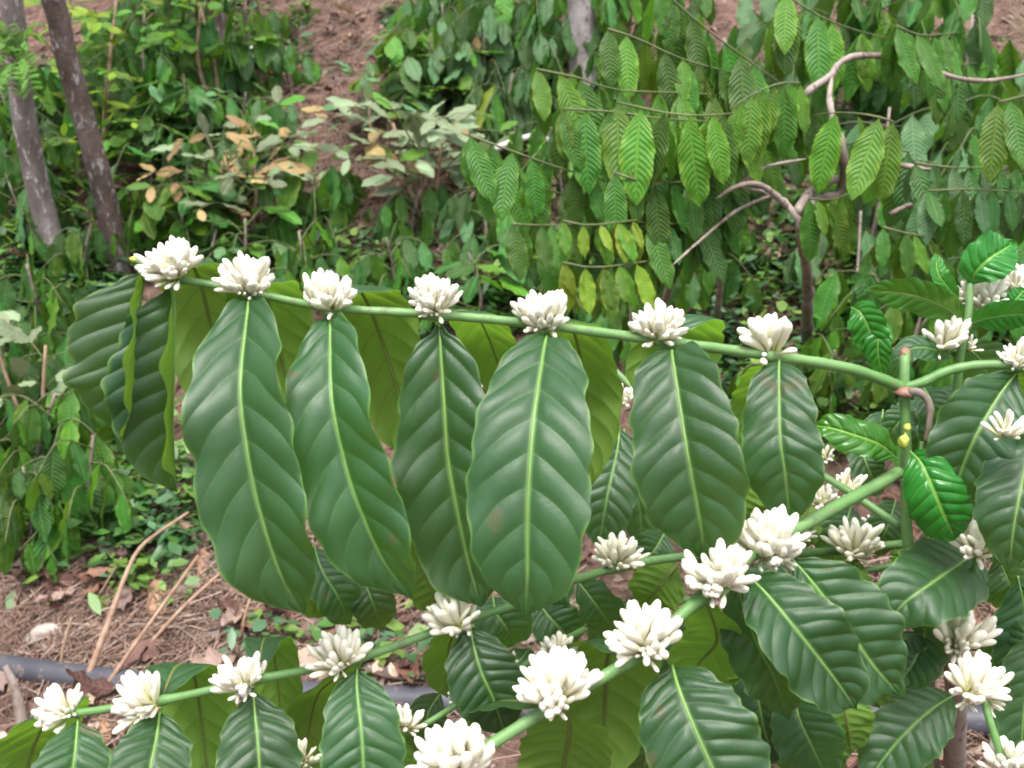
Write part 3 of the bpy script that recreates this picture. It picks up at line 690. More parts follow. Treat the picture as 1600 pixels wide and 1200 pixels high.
def cluster(px, py, wpx, d, axis=(0, 1), n=38, single=False, spread=1.5, kinds=(0, 0, 1), bl=.5, dirb=None, seed=0):
    """axis: picture direction (right, up) the dome leans to; the node sits at its foot"""
    g = random.Random(int(px * 7 + py))
    A = nrm(RGT * axis[0] + UPV * axis[1] - FWD * .35)
    R = wpx * d / FPX * bl * .90
    foot = P(px, py, d) - A * R * .50
    bdir = nrm(RGT * axis[1] - UPV * axis[0])
    parts = []
    for k in range(n):
        low = g.random() < .17
        A2 = nrm(-FWD * 1.0 + A * .45) if low else A
        while True:
            q = nrm(np.array([g.gauss(0, 1), g.gauss(0, 1), g.gauss(0, 1)]))
            c = np.dot(q, A2)
            if c > math.cos(.85 if low else spread): break
        L = R * (g.uniform(.36, .56) if low else g.uniform(.86, 1.04) * (.50 + .50 * c))
        loc = foot + bdir * g.uniform(-.17, .17) * R * (1.3 if low else 1) + q * R * g.uniform(.02, .16)
        kind = g.choice(kinds) * 3 + g.randrange(3)
        wd = g.uniform(.66, .92) if 2 not in kinds else g.uniform(.95, 1.3)
        parts.append((loc, zframe(q, g) * np.array([L * wd, L * wd, L]), kind))
    # green calyx base of the cluster
    if single:
        cv, cf = tube_geo(np.array([foot - A * R * .15, foot, foot + A * R * .18]), np.array([.10, .2, .10]) * R, 8)
        cl = link('flower_cluster', mesh('calyx', cv - foot, cf, M['stem']), plant, foot - BASEP)
        for loc, m3, k in parts:
            mt = Matrix([list(r) for r in m3]).to_4x4(); mt.translation = Vector(loc - foot)
            link('flower_bud', BUDM[k], cl, mtx=mt)
    else:
        V, F, U = [], [], []; b = 0
        for loc, m3, k in parts:
            v, f, u = BUDG[k]; V.append(v @ m3.T + (loc - foot)); F.append(f + b); U.append(u); b += len(v)
        cl = link('flower_cluster', mesh('flower_cluster', np.vstack(V), np.vstack(F), M['petal'], np.vstack(U)), plant, foot - BASEP)
        cl['kind'] = 'stuff'
CL = [  # x, y, width, depth, (right, up), buds, single buds?
 (262, 408, 98, .79, (-.35, 1), 46, False), (388, 430, 98, .79, (0, 1), 66, True), (511, 456, 98, .80, (0, 1), 66, True),
 (678, 462, 90, .81, (-.1, 1), 46, False), (848, 486, 98, .82, (0, 1), 66, True), (1030, 503, 92, .84, (0, 1), 66, True),
 (1205, 526, 95, .86, (0, 1), 22, True),
 (1005, 985, 125, .735, (-.3, 1), 40, False), (865, 1065, 130, .715, (-.2, 1), 44, False),
 (712, 1175, 140, .705, (-.2, 1), 44, False), (1120, 888, 118, .765, (-.2, 1), 44, False), (1200, 838, 125, .80, (-.1, 1), 46, False),
 (90, 1103, 82, .80, (-.6, .8), 34, False), (215, 1090, 98, .79, (-.7, .7), 32, False), (372, 1056, 88, .79, (-.3, 1), 36, False),
 (525, 1018, 96, .80, (-.3, 1), 36, False), (706, 960, 96, .82, (-.4, 1), 26, False), (967, 862, 84, .93, (0, 1), 28, False),
 (968, 617, 58, 1.08, (-.2, 1), 26, False), (1128, 640, 50, 1.05, (.2, 1), 16, False), (768, 597, 34, 1.05, (0, 1), 14, False),
 (1283, 775, 62, .98, (-.1, 1), 22, False), (1328, 755, 58, 1.0, (.1, 1), 16, False), (1338, 842, 96, .99, (0, 1), 26, False),
 (1380, 815, 60, 1.04, (.2, 1), 18, False), (1290, 708, 40, 1.05, (-.2, .8), 12, False), (1255, 830, 44, 1.0, (.3, .8), 16, False),
 (1528, 842, 92, .88, (-.2, .9), 20, False), (1508, 985, 112, .93, (.1, 1), 26, False), (1526, 1060, 106, .84, (.1, 1), 26, False),
 (1505, 1105, 40, .84, (-.5, -.7), 5, False), (1556, 1105, 40, .84, (.6, -.6), 4, False), (1580, 1185, 90, .82, (0, 1), 26, False),
 (1474, 522, 84, .92, (-.2, 1), 15, False), (1521, 538, 40, .93, (.3, .5), 5, False), (1594, 553, 66, .87, (0, 1), 26, False),
 (1545, 458, 84, .93, (.1, 1), 40, False), (1596, 440, 80, .93, (.1, 1), 36, False), (1496, 462, 40, .93, (-.3, .6), 16, False),
 (1572, 664, 68, .815, (0, .9), 16, False), (1520, 768, 48, .90, (0, 1), 14, False),
 (634, 1124, 64, .81, (.1, 1), 16, False), (474, 1178, 60, .82, (-.1, 1), 18, False), (792, 1032, 44, .88, (0, 1), 14, False),
 (872, 1012, 66, .80, (.1, 1), 22, False), (716, 1084, 40, .84, (-.1, 1), 10, False), (1135, 962, 38, .86, (0, 1), 8, False),
 (1562, 735, 56, 1.0, (0, 1), 16, False), (1438, 760, 40, 1.02, (.2, 1), 12, False), (1400, 905, 46, 1.02, (-.1, 1), 14, False), (1465, 905, 50, 1.02, (.1, 1), 14, False), (1590, 905, 60, 1.0, (0, 1), 16, False), (1085, 1000, 36, 1.03, (0, 1), 10, False), (905, 940, 30, 1.04, (0, 1), 9, False),
 (1152, 1000, 30, 1.0, (-.2, -.6), 6, False), (1160, 668, 30, 1.05, (0, 1), 8, False),
]
for x, y, wpx, d, ax, n, sg in CL:
    op = (x, y) in ((1205, 526),)
    cluster(x, y, wpx, d, ax, n if sg else int(n * 1.75), sg, .72 if op else 1.15, (1, 2, 1) if op else (0, 0, 1), .74 if op else .72)

# big leaves ------------------------------------------------------
def big_leaf(pts, wpx, top=True, roll=0., mat='leaf', seed=None, transport=False, rows=70, prof=None, rib=True, **kw):
    seed = int(pts[0][0] * 3 + pts[0][1]) if seed is None else seed
    g = random.Random(seed)
    c = spline([P(*p) for p in pts], rows)
    T = nrm(np.gradient(c, axis=0))
    if transport:
        N = [nrm(UP - T[0] * T[0][2])]
        for i in range(1, rows): N.append(nrm(N[-1] - T[i] * np.dot(N[-1], T[i])))
        N = np.array(N)
    else:
        vd = nrm(CAM - c) * (1 if top else -1)
        N = nrm(vd - T * (vd * T).sum(1, keepdims=True))
    if roll:
        rl = roll
        N = N * math.cos(rl) + np.cross(T, N) * math.sin(rl)
    S = np.cross(T, N)
    dm = np.mean([p[2] for p in pts]); hw = wpx * dm / FPX / 2
    par = dict(fold=g.uniform(.05, .2), cup=g.uniform(.05, .2), wave=g.uniform(.04, .09), puff=.036 + .016 * min(1, wpx / 180))
    par.update(kw)
    V, F, uv = leaf_geo(c, T, S, N, hw, 10 if mat != 'leaf_young' else 9, 18, seed, prof=PROF if prof is None else prof, **par)
    o0 = c[0]
    o = link('leaf', mesh('leaf', V - o0, F, M[mat], uv), plant, o0 - BASEP)
    if rib:
        k = 26; ii = np.linspace(0, rows - 4, k).astype(int)
        rc = c[ii] + N[ii] * (-.0002)
        V2, F2 = tube_geo(rc - o0, np.linspace(.0015, .0003, k) * (hw / .045) ** .5, 7)
        link('midrib', mesh('midrib', V2, F2, M['midrib' if top and not transport else 'midrib_under']), o)
    return o
M['midrib'] = simple('pale_midrib', (.105, .21, .045), (.16, .28, .07), 30, .45, .1)
M['midrib_under'] = simple('olive_midrib', (.10, .11, .025), (.14, .15, .04), 30, .6, .1)
BL = PROF_BLUNT
# hanging from the top branch, upper side towards us
big_leaf([(389, 466, .80), (387, 485, .775), (376, 597, .735), (383, 682, .725), (404, 790, .725), (440, 900, .735), (476, 958, .75)], 184, prof=BL, roll=.38, fold=.40, wave=.10, cup=.10)
big_leaf([(517, 498, .81), (516, 515, .785), (519, 624, .75), (540, 726, .745), (562, 793, .745), (598, 873, .755), (642, 932, .77)], 166, prof=BL, roll=.38, fold=.42, wave=.11, cup=.12)
big_leaf([(687, 506, .825), (687, 522, .815), (694, 631, .81), (700, 716, .81), (714, 795, .81), (732, 879, .815), (752, 948, .82)], 182, prof=BL, roll=.22, fold=.30, wave=.085)
big_leaf([(856, 522, .825), (850, 545, .795), (834, 658, .75), (825, 783, .735), (824, 896, .735), (821, 964, .75)], 198, prof=BL, roll=.18, fold=.22, cup=.16, wave=.045)
big_leaf([(1050, 545, .845), (1052, 565, .815), (1073, 699, .785), (1090, 793, .785), (1097, 835, .79), (1098, 872, .80)], 178, prof=BL, roll=.2, fold=.26, wave=.05)
big_leaf([(1218, 562, .865), (1217, 585, .845), (1219, 682, .82), (1226, 735, .82), (1235, 818, .835)], 126, prof=BL, roll=.03, fold=.14)
# folded leaves at the branch end
big_leaf([(230, 424, .81), (222, 450, .80), (214, 530, .795), (212, 610, .80), (196, 692, .81)], 196, roll=.80, fold=.88, cup=-.05, wave=.07)
big_leaf([(264, 442, .81), (272, 480, .80), (272, 580, .80), (270, 670, .805), (276, 768, .82)], 190, roll=.80, fold=.88, cup=-.05, wave=.07)
# arching away behind the branch: their undersides face us
U_ = dict(transport=True, prof=BL, fold=.05, wave=.05)
big_leaf([(262, 436, .805), (285, 408, .84), (308, 430, .87), (335, 540, .89), (350, 680, .88)], 150, **U_)
big_leaf([(388, 456, .805), (405, 436, .845), (418, 470, .88), (440, 560, .90), (470, 690, .89)], 140, **U_)
big_leaf([(512, 478, .81), (545, 446, .85), (572, 470, .89), (612, 580, .91), (650, 720, .90)], 165, **U_)
big_leaf([(855, 505, .83), (880, 500, .87), (900, 530, .90), (915, 620, .92), (920, 760, .91)], 140, **U_)
big_leaf([(1045, 530, .85), (1065, 492, .88), (1060, 520, .92), (1045, 580, .93), (1030, 660, .93)], 150, **U_)
big_leaf([(690, 490, .82), (735, 486, .87), (755, 510, .91), (775, 560, .93), (800, 640, .93)], 105, **U_)
big_leaf([(1215, 560, .87), (1200, 590, .92), (1180, 640, .95), (1150, 700, .96)], 90, **U_)
# lower left branch
big_leaf([(250, 1098, .80), (275, 1042, .84), (300, 1050, .87), (315, 1130, .88), (330, 1270, .87)], 140, **U_)
big_leaf([(402, 1062, .80), (412, 1000, .84), (425, 1010, .88), (435, 1080, .89), (440, 1180, .89)], 80, **U_)
big_leaf([(100, 1118, .80), (82, 1112, .83), (60, 1150, .85), (40, 1210, .85), (20, 1300, .84)], 160, **U_)
big_leaf([(122, 1122, .80), (118, 1170, .78), (112, 1230, .77), (110, 1330, .77)], 120, fold=.15)
big_leaf([(250, 1108, .80), (245, 1150, .78), (232, 1220, .76), (225, 1330, .76)], 130, fold=.2)
big_leaf([(395, 1075, .80), (398, 1110, .79), (405, 1190, .77), (410, 1320, .77)], 132, fold=.15)
big_leaf([(558, 1040, .81), (558, 1080, .795), (566, 1160, .775), (572, 1300, .77)], 134, fold=.12, prof=BL)
big_leaf([(555, 1032, .81), (520, 1062, .85), (495, 1090, .88), (480, 1160, .89), (470, 1250, .89)], 120, **U_)
big_leaf([(735, 975, .83), (738, 1000, .82), (752, 1050, .81), (770, 1090, .81), (790, 1150, .82)], 118, fold=.15)
big_leaf([(722, 975, .83), (705, 1000, .87), (700, 1030, .90), (698, 1090, .92)], 85, **U_)
# lower middle branch
big_leaf([(985, 1030, .74), (965, 1000, .79), (950, 1030, .82), (945, 1110, .84), (940, 1230, .84)], 180, **U_)
big_leaf([(862, 1105, .72), (800, 1095, .78), (770, 1100, .82), (740, 1130, .85), (700, 1190, .86)], 95, **U_)
big_leaf([(1050, 1038, .745), (1062, 1080, .72), (1095, 1160, .70), (1160, 1300, .69)], 190, fold=.12, prof=BL)
big_leaf([(880, 1110, .72), (890, 1140, .75), (880, 1200, .78), (870, 1290, .79)], 150, **U_)
big_leaf([(1100, 930, .77), (1120, 1000, .83), (1090, 1040, .86), (1075, 1090, .88)], 110, **U_)
big_leaf([(968, 665, 1.06), (965, 700, 1.05), (948, 780, 1.03), (935, 860, 1.03)], 96, fold=.15)
big_leaf([(975, 670, 1.07), (990, 740, 1.08), (1000, 800, 1.08), (1005, 860, 1.08)], 80, fold=.1)
# folded leaves under the flower pair, lower right
big_leaf([(1168, 900, .80), (1195, 925, .78), (1245, 985, .76), (1300, 1055, .765), (1338, 1108, .775)], 150, roll=-.35, fold=.32, wave=.09)
big_leaf([(1232, 868, .82), (1265, 905, .81), (1315, 970, .80), (1365, 1040, .80), (1405, 1085, .81)], 165, roll=-.3, fold=.3, wave=.08)
big_leaf([(1150, 900, .82), (1162, 950, .81), (1185, 1010, .80), (1210, 1060, .80), (1232, 1125, .81)], 110, roll=.3, fold=.35, wave=.1)
big_leaf([(1530, 858, .96), (1500, 880, .92), (1450, 915, .875), (1410, 945, .87), (1378, 990, .88)], 135, fold=.15, roll=.1)
big_leaf([(1492, 1085, .98), (1460, 1105, .96), (1420, 1140, .95), (1385, 1180, .95), (1350, 1230, .95)], 110, fold=.12)
big_leaf([(1640, 660, .86), (1610, 700, .85), (1592, 780, .83), (1582, 840, .83), (1578, 890, .84)], 130, fold=.1)
big_leaf([(1592, 578, .88), (1560, 620, .87), (1525, 680, .86), (1500, 740, .87), (1480, 800, .88)], 140, roll=-.2, fold=.35, wave=.12)
big_leaf([(1600, 665, .93), (1575, 680, .94), (1555, 740, .94), (1545, 810, .95)], 90, fold=.1)
big_leaf([(1600, 575, .87), (1608, 610, .88), (1600, 650, .89), (1570, 690, .90)], 110, transport=True, fold=.1)
big_leaf([(1590, 900, .97), (1602, 960, .97), (1600, 1020, .97), (1592, 1090, .98)], 100, fold=.2)
big_leaf([(1620, 980, .93), (1610, 1040, .92), (1600, 1110, .92), (1595, 1200, .92)], 90, fold=.1)
big_leaf([(1400, 1060, .97), (1440, 1020, .96), (1450, 1010, .96), (1460, 1000, .97)], 60, fold=.1)
big_leaf([(1420, 980, .98), (1445, 985, .97), (1430, 1030, .96), (1400, 1075, .96)], 90, fold=.2, roll=.2)
# young shiny leaves of the main stem
big_leaf([(1422, 705, .885), (1440, 725, .87), (1460, 770, .86), (1478, 812, .865), (1492, 842, .88)], 102, mat='leaf_young', prof=BL, fold=.25, cup=.5, wave=.05)
big_leaf([(1403, 718, .885), (1375, 695, .87), (1335, 680, .865), (1295, 668, .87), (1262, 664, .885)], 66, mat='leaf_young', roll=.4, fold=.3, cup=.3, wave=.14)
# shoot with flowers, upper right
big_leaf([(1508, 505, .92), (1475, 480, .91), (1430, 462, .905), (1390, 456, .91), (1350, 454, .92)], 62, mat='leaf_young', roll=-.4, fold=.2, wave=.1)
big_leaf([(1516, 448, .92), (1525, 425, .91), (1545, 405, .905), (1565, 392, .91), (1584, 380, .92)], 78, mat='leaf_young', fold=.3, wave=.1)
big_leaf([(1500, 470, .92), (1478, 445, .91), (1465, 425, .91), (1462, 395, .92)], 34, mat='leaf_young', fold=.4, roll=.5)
big_leaf([(1512, 508, .92), (1540, 498, .91), (1580, 492, .90), (1625, 490, .90)], 60, mat='leaf_young', roll=.6, fold=.2)
big_leaf([(1560, 490, .92), (1585, 470, .91), (1602, 450, .91)], 42, mat='leaf_young', fold=.2)
big_leaf([(1490, 560, .93), (1455, 545, .92), (1425, 545, .92), (1405, 565, .92), (1395, 590, .93)], 46, mat='leaf', roll=.5, fold=.2)
big_leaf([(1500, 540, .94), (1530, 560, .95), (1545, 600, .96), (1540, 660, .97)], 90, fold=.1)
big_leaf([(1330, 480, 1.12), (1345, 490, 1.1), (1360, 520, 1.1), (1368, 560, 1.11)], 60, mat='leaf_young', fold=.3)
big_leaf([(1385, 500, 1.12), (1375, 520, 1.1), (1372, 550, 1.1), (1380, 590, 1.11)], 42, mat='leaf_young', fold=.3)
# shaded leaves deeper in the plant
deep = [
 (1440, 600, 1470, 680, 60, 1.0), (1470, 700, 1440, 800, 80, 1.0), (1500, 600, 1480, 690, 80, 1.02), (1540, 700, 1500, 800, 90, 1.0), (1590, 760, 1560, 880, 90, .98), (1450, 840, 1400, 930, 90, .99),
 (1380, 640, 1350, 730, 60, 1.06), (1340, 690, 1380, 770, 60, 1.06), (1570, 600, 1590, 700, 90, .98), (1550, 960, 1590, 1060, 90, 1.0), (1400, 780, 1370, 870, 70, 1.04), (1270, 780, 1230, 860, 70, 1.06),
 (1160, 620, 1130, 720, 70, 1.12), (950, 700, 900, 800, 80, 1.1), (600, 760, 640, 880, 90, .95), (450, 860, 520, 960, 80, 1.0), (840, 940, 900, 1010, 80, 1.02), (760, 980, 720, 1080, 70, 1.02),
 (490, 850, 545, 975, 80, 1.0), (560, 890, 595, 985, 70, 1.02), (640, 850, 690, 965, 95, .98), (770, 930, 800, 1010, 90, 1.0), (1090, 690, 1110, 760, 70, 1.1),
 (1160, 720, 1150, 830, 90, 1.08), (900, 905, 965, 1000, 80, 1.0), (860, 930, 880, 1030, 80, 1.05), (1000, 930, 950, 1060, 110, 1.08), (1060, 880, 1000, 950, 90, 1.0),
 (1090, 960, 1060, 1100, 100, 1.05), (1110, 1000, 1150, 1110, 100, .98), (1170, 1040, 1210, 1190, 110, .95), (1240, 1080, 1290, 1210, 110, .92), (1180, 1090, 1250, 1200, 110, .96),
 (1310, 1060, 1330, 1180, 90, .95), (1290, 990, 1380, 1110, 100, .97), (1200, 960, 1180, 1080, 100, 1.0), (1340, 870, 1300, 960, 80, 1.0), (1390, 880, 1430, 960, 70, 1.02),
 (1300, 1120, 1270, 1230, 90, 1.0), (1150, 1120, 1100, 1220, 90, 1.0), (1020, 1100, 1000, 1220, 100, 1.0), (830, 1010, 780, 1080, 60, 1.02), (900, 1060, 930, 1180, 110, .98),
 (690, 1080, 650, 1180, 70, .95), (640, 1140, 620, 1220, 80, .97), (1480, 640, 1440, 730, 70, 1.02), (1470, 760, 1500, 880, 90, 1.03), (1440, 860, 1480, 940, 70, 1.03),
 (1330, 790, 1300, 880, 70, 1.08), (1240, 690, 1260, 760, 70, 1.1), (1040, 830, 1000, 900, 70, 1.07), (1210, 870, 1190, 960, 80, 1.0), (1130, 840, 1080, 890, 60, 1.0),
 (1560, 870, 1590, 960, 90, 1.0), (1600, 1080, 1590, 1180, 80, .98), (1450, 640, 1420, 720, 60, 1.0), (1420, 620, 1380, 700, 50, 1.05),
 (960, 950, 1010, 1010, 60, 1.04), (870, 880, 850, 960, 80, 1.03), (1260, 900, 1230, 1000, 90, 1.02), (1330, 960, 1390, 1040, 80, 1.0),
 (1185, 1140, 1330, 1180, 90, 1.0), (1080, 1090, 1130, 1180, 90, .97),
]
for k, (x0, y0, x1, y1, wpx, d) in enumerate(deep):
    g = random.Random(k)
    big_leaf([(x0, y0, d), ((x0 * 2 + x1) / 3 + g.uniform(-8, 8), (y0 * 2 + y1) / 3, d - .02), ((x0 + x1 * 2) / 3 + g.uniform(-6, 6), (y0 + y1 * 2) / 3, d - .02), (x1, y1, d)],
             wpx, top=g.random() < .72, roll=g.uniform(-.5, .5), rows=50, fold=g.uniform(.1, .3), wave=.08)

# ------------------------------------------------------------------ pipe, rock, sticks
def pipe():
    pts = [(-1500, 850), (-420, 985), (-120, 1028), (0, 1042), (200, 1067), (450, 1085), (700, 1098), (1000, 1112), (1300, 1122), (1600, 1128), (1900, 1130), (2500, 1128), (3400, 1110)]
    c = [G(*p, .022) for p in pts]
    c = spline(c, 90)
    o = tube('irrigation_pipe', c, .033, M['pipe'], None, c[45], 20)
    tag(o, 'black plastic irrigation pipe lying across the leaf litter', 'pipe')
pipe()
def rock(px, py, wpx, lab, seed, fl=.6):
    p = G(px, py); d = np.dot(p - CAM, FWD); r = wpx * d / FPX / 2
    g = np.random.default_rng(seed); n, s = 9, 14
    k = g.standard_normal((5, 3)); a = g.uniform(.08, .2, 5)
    V = []
    for t in np.linspace(0, np.pi, n):
        for f in np.linspace(0, 2 * np.pi, s, endpoint=False):
            q = np.array([math.sin(t) * math.cos(f), math.sin(t) * math.sin(f), math.cos(t)])
            V.append(q * np.array([1, .8, fl]) * r * (1 + (a * np.sin(2.5 * (k @ q))).sum()))
    F = [[i * s + j, (i + 1) * s + j, (i + 1) * s + (j + 1) % s, i * s + (j + 1) % s] for i in range(n - 1) for j in range(s)]
    tag(link('rock', mesh('rock', V, F, M['rock']), None, p + UP * r * fl * .4), lab, 'rock')
rock(72, 996, 56, 'pale lumpy rock beside the black pipe', 4, .6)
rock(1385, 205, 60, 'grey rock in the bare patch under the arching branch', 2)
rock(930, 85, 40, 'grey stone beside the pale lichen covered trunk', 3)
def stick(pts, w0, w1, lab, mat='twig', lift=.0, name='dry_stem', dd=None, grp=None):
    b = G(*pts[0], lift); d = np.dot(b - CAM, FWD)
    e = [b] + [P(x, y, d + (dd or 0) * (k + 1)) for k, (x, y) in enumerate(pts[1:])]
    c = spline(e, 26)
    o = tube(name, c, np.linspace(w0, w1, 26) * d / FPX / 2, M[mat], None, b, 7, .05, int(pts[0][0]))
    tag(o, lab, 'dry stem' if name == 'dry_stem' else 'branch', grp)
stick([(125, 1092), (165, 985), (198, 895), (225, 850), (295, 800)], 12, 4, 'bare brown stem arching up from the black pipe towards the big leaves', dd=.03)
stick([(140, 1110), (205, 1015), (255, 945), (310, 868)], 8, 5, 'straight bare stem leaning beside the arching brown stem', dd=.03)
stick([(205, 1040), (280, 955), (350, 890)], 8, 4, 'slim bare stem leaning over the dry twigs and fallen leaves', dd=.04)
stick([(92, 1060), (100, 1005), (112, 965)], 6, 3, 'short thin stem standing beside the pale rock')
stick([(375, 1010), (382, 965), (392, 930)], 7, 4, 'short upright stick in the dry twig litter')
stick([(112, 965), (150, 935), (190, 870)], 4, 2, 'thin curved twig between the pale rock and the arching stem')
stick([(205, 905), (240, 895), (290, 875)], 4, 2, 'thin side twig crossing the arching brown stem')
stick([(38, 1150), (25, 1080), (8, 1040)], 22, 10, 'thick grey stick propped against the pipe', 'wood')
stick([(0, 535), (20, 525), (45, 512), (38, 495), (15, 492), (5, 510)], 13, 7, 'bleached bent branch lying among weeds under the leaning trunks', 'deadwood', .06, 'fallen_branch')
stick([(768, 236), (800, 222), (840, 212), (862, 220), (880, 202)], 13, 7, 'bleached crooked branch beside the drooping bright leaves', 'deadwood', .2, 'fallen_branch')
stick([(372, 80), (400, 75), (425, 82)], 7, 4, 'bleached twig lying below the light green bush', 'deadwood', .1, 'fallen_branch')
stick([(330, 135), (355, 105), (378, 88)], 7, 4, 'thin crooked stick rising below the light green bush', 'twig', .05)
stick([(425, 215), (426, 195), (428, 175)], 5, 4, 'short bleached stake beside the wilted shrub', 'deadwood', .0)
stick([(735, 370), (728, 330), (740, 300)], 8, 5, 'dark slanting stick under the first bright coffee leaves', 'twig', .0)
stick([(1330, 500), (1340, 420), (1345, 330)], 5, 4, 'thin upright grey stem in front of the bare soil', 'wood', .0)
stick([(1240, 470), (1280, 430), (1310, 395)], 4, 3, 'thin slanting twig behind the open white flower', 'twig', .0)
stick([(1480, 440), (1540, 425), (1600, 420)], 7, 3, 'bent dry twig on the soil behind the flowering shoot', 'twig', .0)

# ------------------------------------------------------------------ fallen leaves, litter and weeds
SOIL = [((430, 20, 600, 190), 26, 'on the bare red slope above the wilted shrubs'), ((560, 170, 720, 320), 16, 'around the pale wilted shrub with grey green leaves'),
        ((300, 320, 470, 420), 16, 'on the soil above the second flower cluster'), ((480, 360, 700, 470), 18, 'on the soil between the third and fourth flower clusters'),
        ((20, 830, 420, 1010), 44, 'among the bare stems uphill of the black pipe'), ((370, 900, 680, 1080), 46, 'in the twig litter under the big drooping leaves'),
        ((0, 1090, 330, 1200), 24, 'downhill of the black pipe'), ((1340, 130, 1420, 240), 6, 'beside the grey rock under the arching branch'), ((1100, 60, 1180, 140), 6, 'on the soil behind the bright drooping branches'),
        ((20, 400, 190, 560), 14, 'among weeds at the foot of the leaning trunks'), ((560, 440, 800, 620), 14, 'on the soil seen through the gap under the top branch'),
        ((1080, 380, 1320, 480), 11, 'around the foot of the gnarled grey stem'), ((1480, 880, 1600, 1080), 14, 'on the soil beside the woody stems of the flowering plant'),
        ((1040, 1080, 1450, 1200), 16, 'beneath the shaded leaves beside the pipe'), ((1440, 400, 1600, 460), 6, 'behind the upright flowering shoot'), ((1280, 620, 1420, 720), 6, 'behind the main green stem')]
KIND = [('dry', 'curled reddish brown leaf'), ('dry_pale', 'curled pinkish grey leaf'), ('dry_dark', 'curled dark brown leaf')]
for (x0, y0, x1, y1), n, where in SOIL:
    for k in range(n):
        p = G(rng.uniform(x0, x1), rng.uniform(y0, y1)); e = .05
        gn = nrm(np.array([-(H(p[0] + e, p[1]) - H(p[0] - e, p[1])) / (2 * e), -(H(p[0], p[1] + e) - H(p[0], p[1] - e)) / (2 * e), 1.0]))
        az = rng.uniform(0, 6.28)
        Nn = nrm(gn + np.array([rng.gauss(0, .32), rng.gauss(0, .32), 0])) * rng.choice((1, 1, -1))
        D = np.array([math.cos(az), math.sin(az), rng.uniform(-.1, .25)])
        mt, nm = rng.choices(KIND, (5, 3, 2))[0]
        o = link('fallen_leaf', canon(mt, rng.choice((.38, .5, .62)), 13, 4, None, 'dry'), None, mtx=leaf_mtx(np.array([p[0], p[1], H(p[0], p[1]) + .026]), D, Nn, rng.uniform(.06, .15)))
        tag(o, nm + ' fallen ' + where, 'fallen leaf', nm.split(' ', 1)[1] + ' lying ' + where)

def scatter(n, x0, x1, y0, y1):
    x = nr.uniform(x0, x1, n); y = y0 + (y1 - y0) * nr.random(n) ** 1.25
    return x, y
def litter():
    n = 24000
    x, y = scatter(n, -4.5, 4.5, 1.0, 9)
    sz = .010 + .034 * nr.random(n) ** 2; az = nr.uniform(0, 6.28, n)
    a = np.stack([np.cos(az), np.sin(az), nr.normal(0, .35, n) + .16 * np.cos(az) + .3 * np.sin(az)], 1) * sz[:, None]
    b = np.stack([-np.sin(az), np.cos(az), nr.normal(0, .4, n) + .3 * np.cos(az)], 1) * sz[:, None] * nr.uniform(.25, .5, n)[:, None]
    c = np.stack([x, y, H(x, y) + .008], 1); k = np.stack([0 * x, 0 * x, nr.uniform(-.3, .5, n) * sz], 1)
    V = np.stack([c - a, c + b + k, c - b + k * .6, c + a, c], 1)
    i = np.arange(n)[:, None] * 5
    F = np.concatenate([i + [0, 4, 1], i + [0, 2, 4], i + [4, 3, 1], i + [4, 2, 3]], 0)
    pal = np.array([(.20, .11, .075), (.13, .07, .05), (.26, .17, .13), (.36, .27, .22), (.08, .045, .03), (.22, .09, .055)])
    t = pal[nr.integers(0, len(pal), n)] * nr.uniform(.7, 1.25, (n, 1))
    o = link('leaf_litter', mesh('leaf_litter', V.reshape(-1, 3), F, M['litter'], None, np.repeat(t, 5, 0), False))
    tag(o, 'broken brown leaf litter covering the soil', 'litter', None, 'stuff')
    n = 15000
    x, y = scatter(n, -4, 4, 1.0, 8)
    for (x0, y0, x1, y1), m_ in (((20, 840, 700, 1200), 5200), ((1040, 880, 1600, 1200), 2600), ((420, 20, 720, 330), 1500), ((300, 330, 720, 480), 1000)):
        q = np.array([G(rng.uniform(x0, x1), rng.uniform(y0, y1))[:2] for _ in range(m_ // 8)])
        q = np.repeat(q, 8, 0) + nr.normal(0, .07, (len(q) * 8, 2))
        x = np.r_[x, q[:, 0]]; y = np.r_[y, q[:, 1]]
    n = len(x)
    L = nr.uniform(.03, .17, n); az = nr.normal(.5, 1.1, n); r = nr.uniform(.0007, .0021, n)
    dx, dy = np.cos(az) * L, np.sin(az) * L
    p0 = np.stack([x, y, H(x, y) + nr.uniform(.005, .03, n)], 1); p2 = np.stack([x + dx, y + dy, H(x + dx, y + dy) + nr.uniform(.005, .035, n)], 1)
    p1 = (p0 + p2) / 2 + nr.normal(0, .006, (n, 3)); p1[:, 2] += .004
    s_ = np.stack([-np.sin(az), np.cos(az), 0 * x], 1) * r[:, None]; u_ = np.array([0, 0, 1]) * r[:, None] * 1.5
    V = np.stack([q + o_ for q in (p0, p1, p2) for o_ in (s_, u_, -s_)], 1)
    i = np.arange(n)[:, None] * 9
    F = np.concatenate([i + [a_ + j, a_ + (j + 1) % 3, a_ + 3 + (j + 1) % 3, a_ + 3 + j] for a_ in (0, 3) for j in range(3)], 0)
    pal = np.array([(.26, .165, .12), (.15, .085, .06), (.40, .30, .235), (.30, .19, .14)])
    t = pal[nr.integers(0, 4, n)] * nr.uniform(.7, 1.2, (n, 1))
    o = link('twig_litter', mesh('twig_litter', V.reshape(-1, 3), F, M['litter'], None, np.repeat(t, 9, 0)))
    tag(o, 'fine dry twigs and straw strewn over the soil', 'litter', None, 'stuff')
litter()

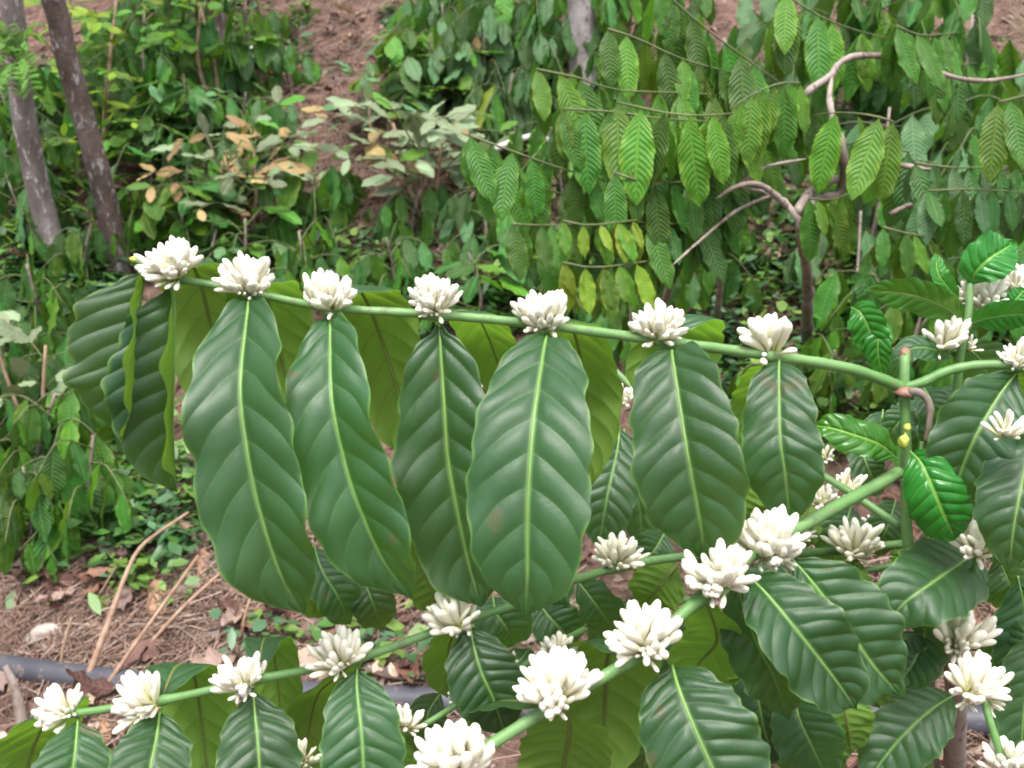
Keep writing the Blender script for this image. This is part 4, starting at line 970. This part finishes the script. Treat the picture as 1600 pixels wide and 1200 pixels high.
def weeds():
    cx, cy = [], []
    zones = [((0, 420, 200, 640), 130), ((40, 720, 330, 900), 70), ((180, 840, 300, 950), 18), ((780, 380, 900, 520), 50), ((640, 440, 780, 520), 40), ((400, 340, 560, 430), 40), ((0, 380, 200, 470), 50),
             ((250, 180, 460, 340), 70), ((100, 100, 420, 240), 120), ((0, 120, 130, 400), 120), ((1080, 420, 1440, 700), 130), ((1380, 360, 1600, 640), 90), ((850, 130, 960, 260), 30), ((560, 420, 680, 480), 20),
             ((380, 1000, 700, 1080), 16), ((1000, 240, 1300, 480), 80), ((1330, 100, 1600, 330), 80), ((600, 20, 900, 160), 90), ((200, 0, 480, 130), 90), ((720, 250, 860, 420), 40), ((1600, 100, 2100, 700), 260), ((-500, 100, 0, 800), 200)]
    for (x0, y0, x1, y1), n in zones:
        for k in range(n):
            p = G(rng.uniform(x0, x1), rng.uniform(y0, y1)); cx.append(p[0]); cy.append(p[1])
    cx, cy = np.array(cx), np.array(cy); m = 14
    x = np.repeat(cx, m); y = np.repeat(cy, m); n = len(x)
    hgt = np.repeat(nr.uniform(.02, .14, len(cx)), m) * nr.random(n) ** .7
    x = x + nr.normal(0, .045, n); y = y + nr.normal(0, .045, n)
    sz = nr.uniform(.010, .034, n); az = nr.uniform(0, 6.28, n)
    a = np.stack([np.cos(az), np.sin(az), nr.normal(-.1, .35, n)], 1) * sz[:, None]
    b = np.stack([-np.sin(az), np.cos(az), nr.normal(0, .3, n)], 1) * sz[:, None] * nr.uniform(.4, .65, n)[:, None]
    c = np.stack([x, y, H(x, y) + hgt], 1)
    dz = np.array([0, 0, .15]) * sz[:, None]
    V = np.stack([c - a, c - a * .2 + b + dz, c - a * .2 - b + dz, c + a, c + a * .45 + b * .75, c + a * .45 - b * .75, c], 1)
    i = np.arange(n)[:, None] * 7
    F = np.concatenate([i + t_ for t_ in ([0, 6, 1], [0, 2, 6], [6, 4, 1], [6, 2, 5], [6, 3, 4], [6, 5, 3])], 0)
    pal = np.array([(.07, .19, .035), (.06, .16, .05), (.12, .25, .05), (.10, .21, .10), (.17, .29, .05)])
    t = np.repeat(pal[nr.integers(0, 5, len(cx))], m, 0) * nr.uniform(.7, 1.25, (n, 1))
    o = link('ground_weeds', mesh('ground_weeds', V.reshape(-1, 3), F, M['weed'], None, np.repeat(t, 7, 0)))
    tag(o, 'small green weeds creeping over the slope', 'weeds', None, 'stuff')
weeds()
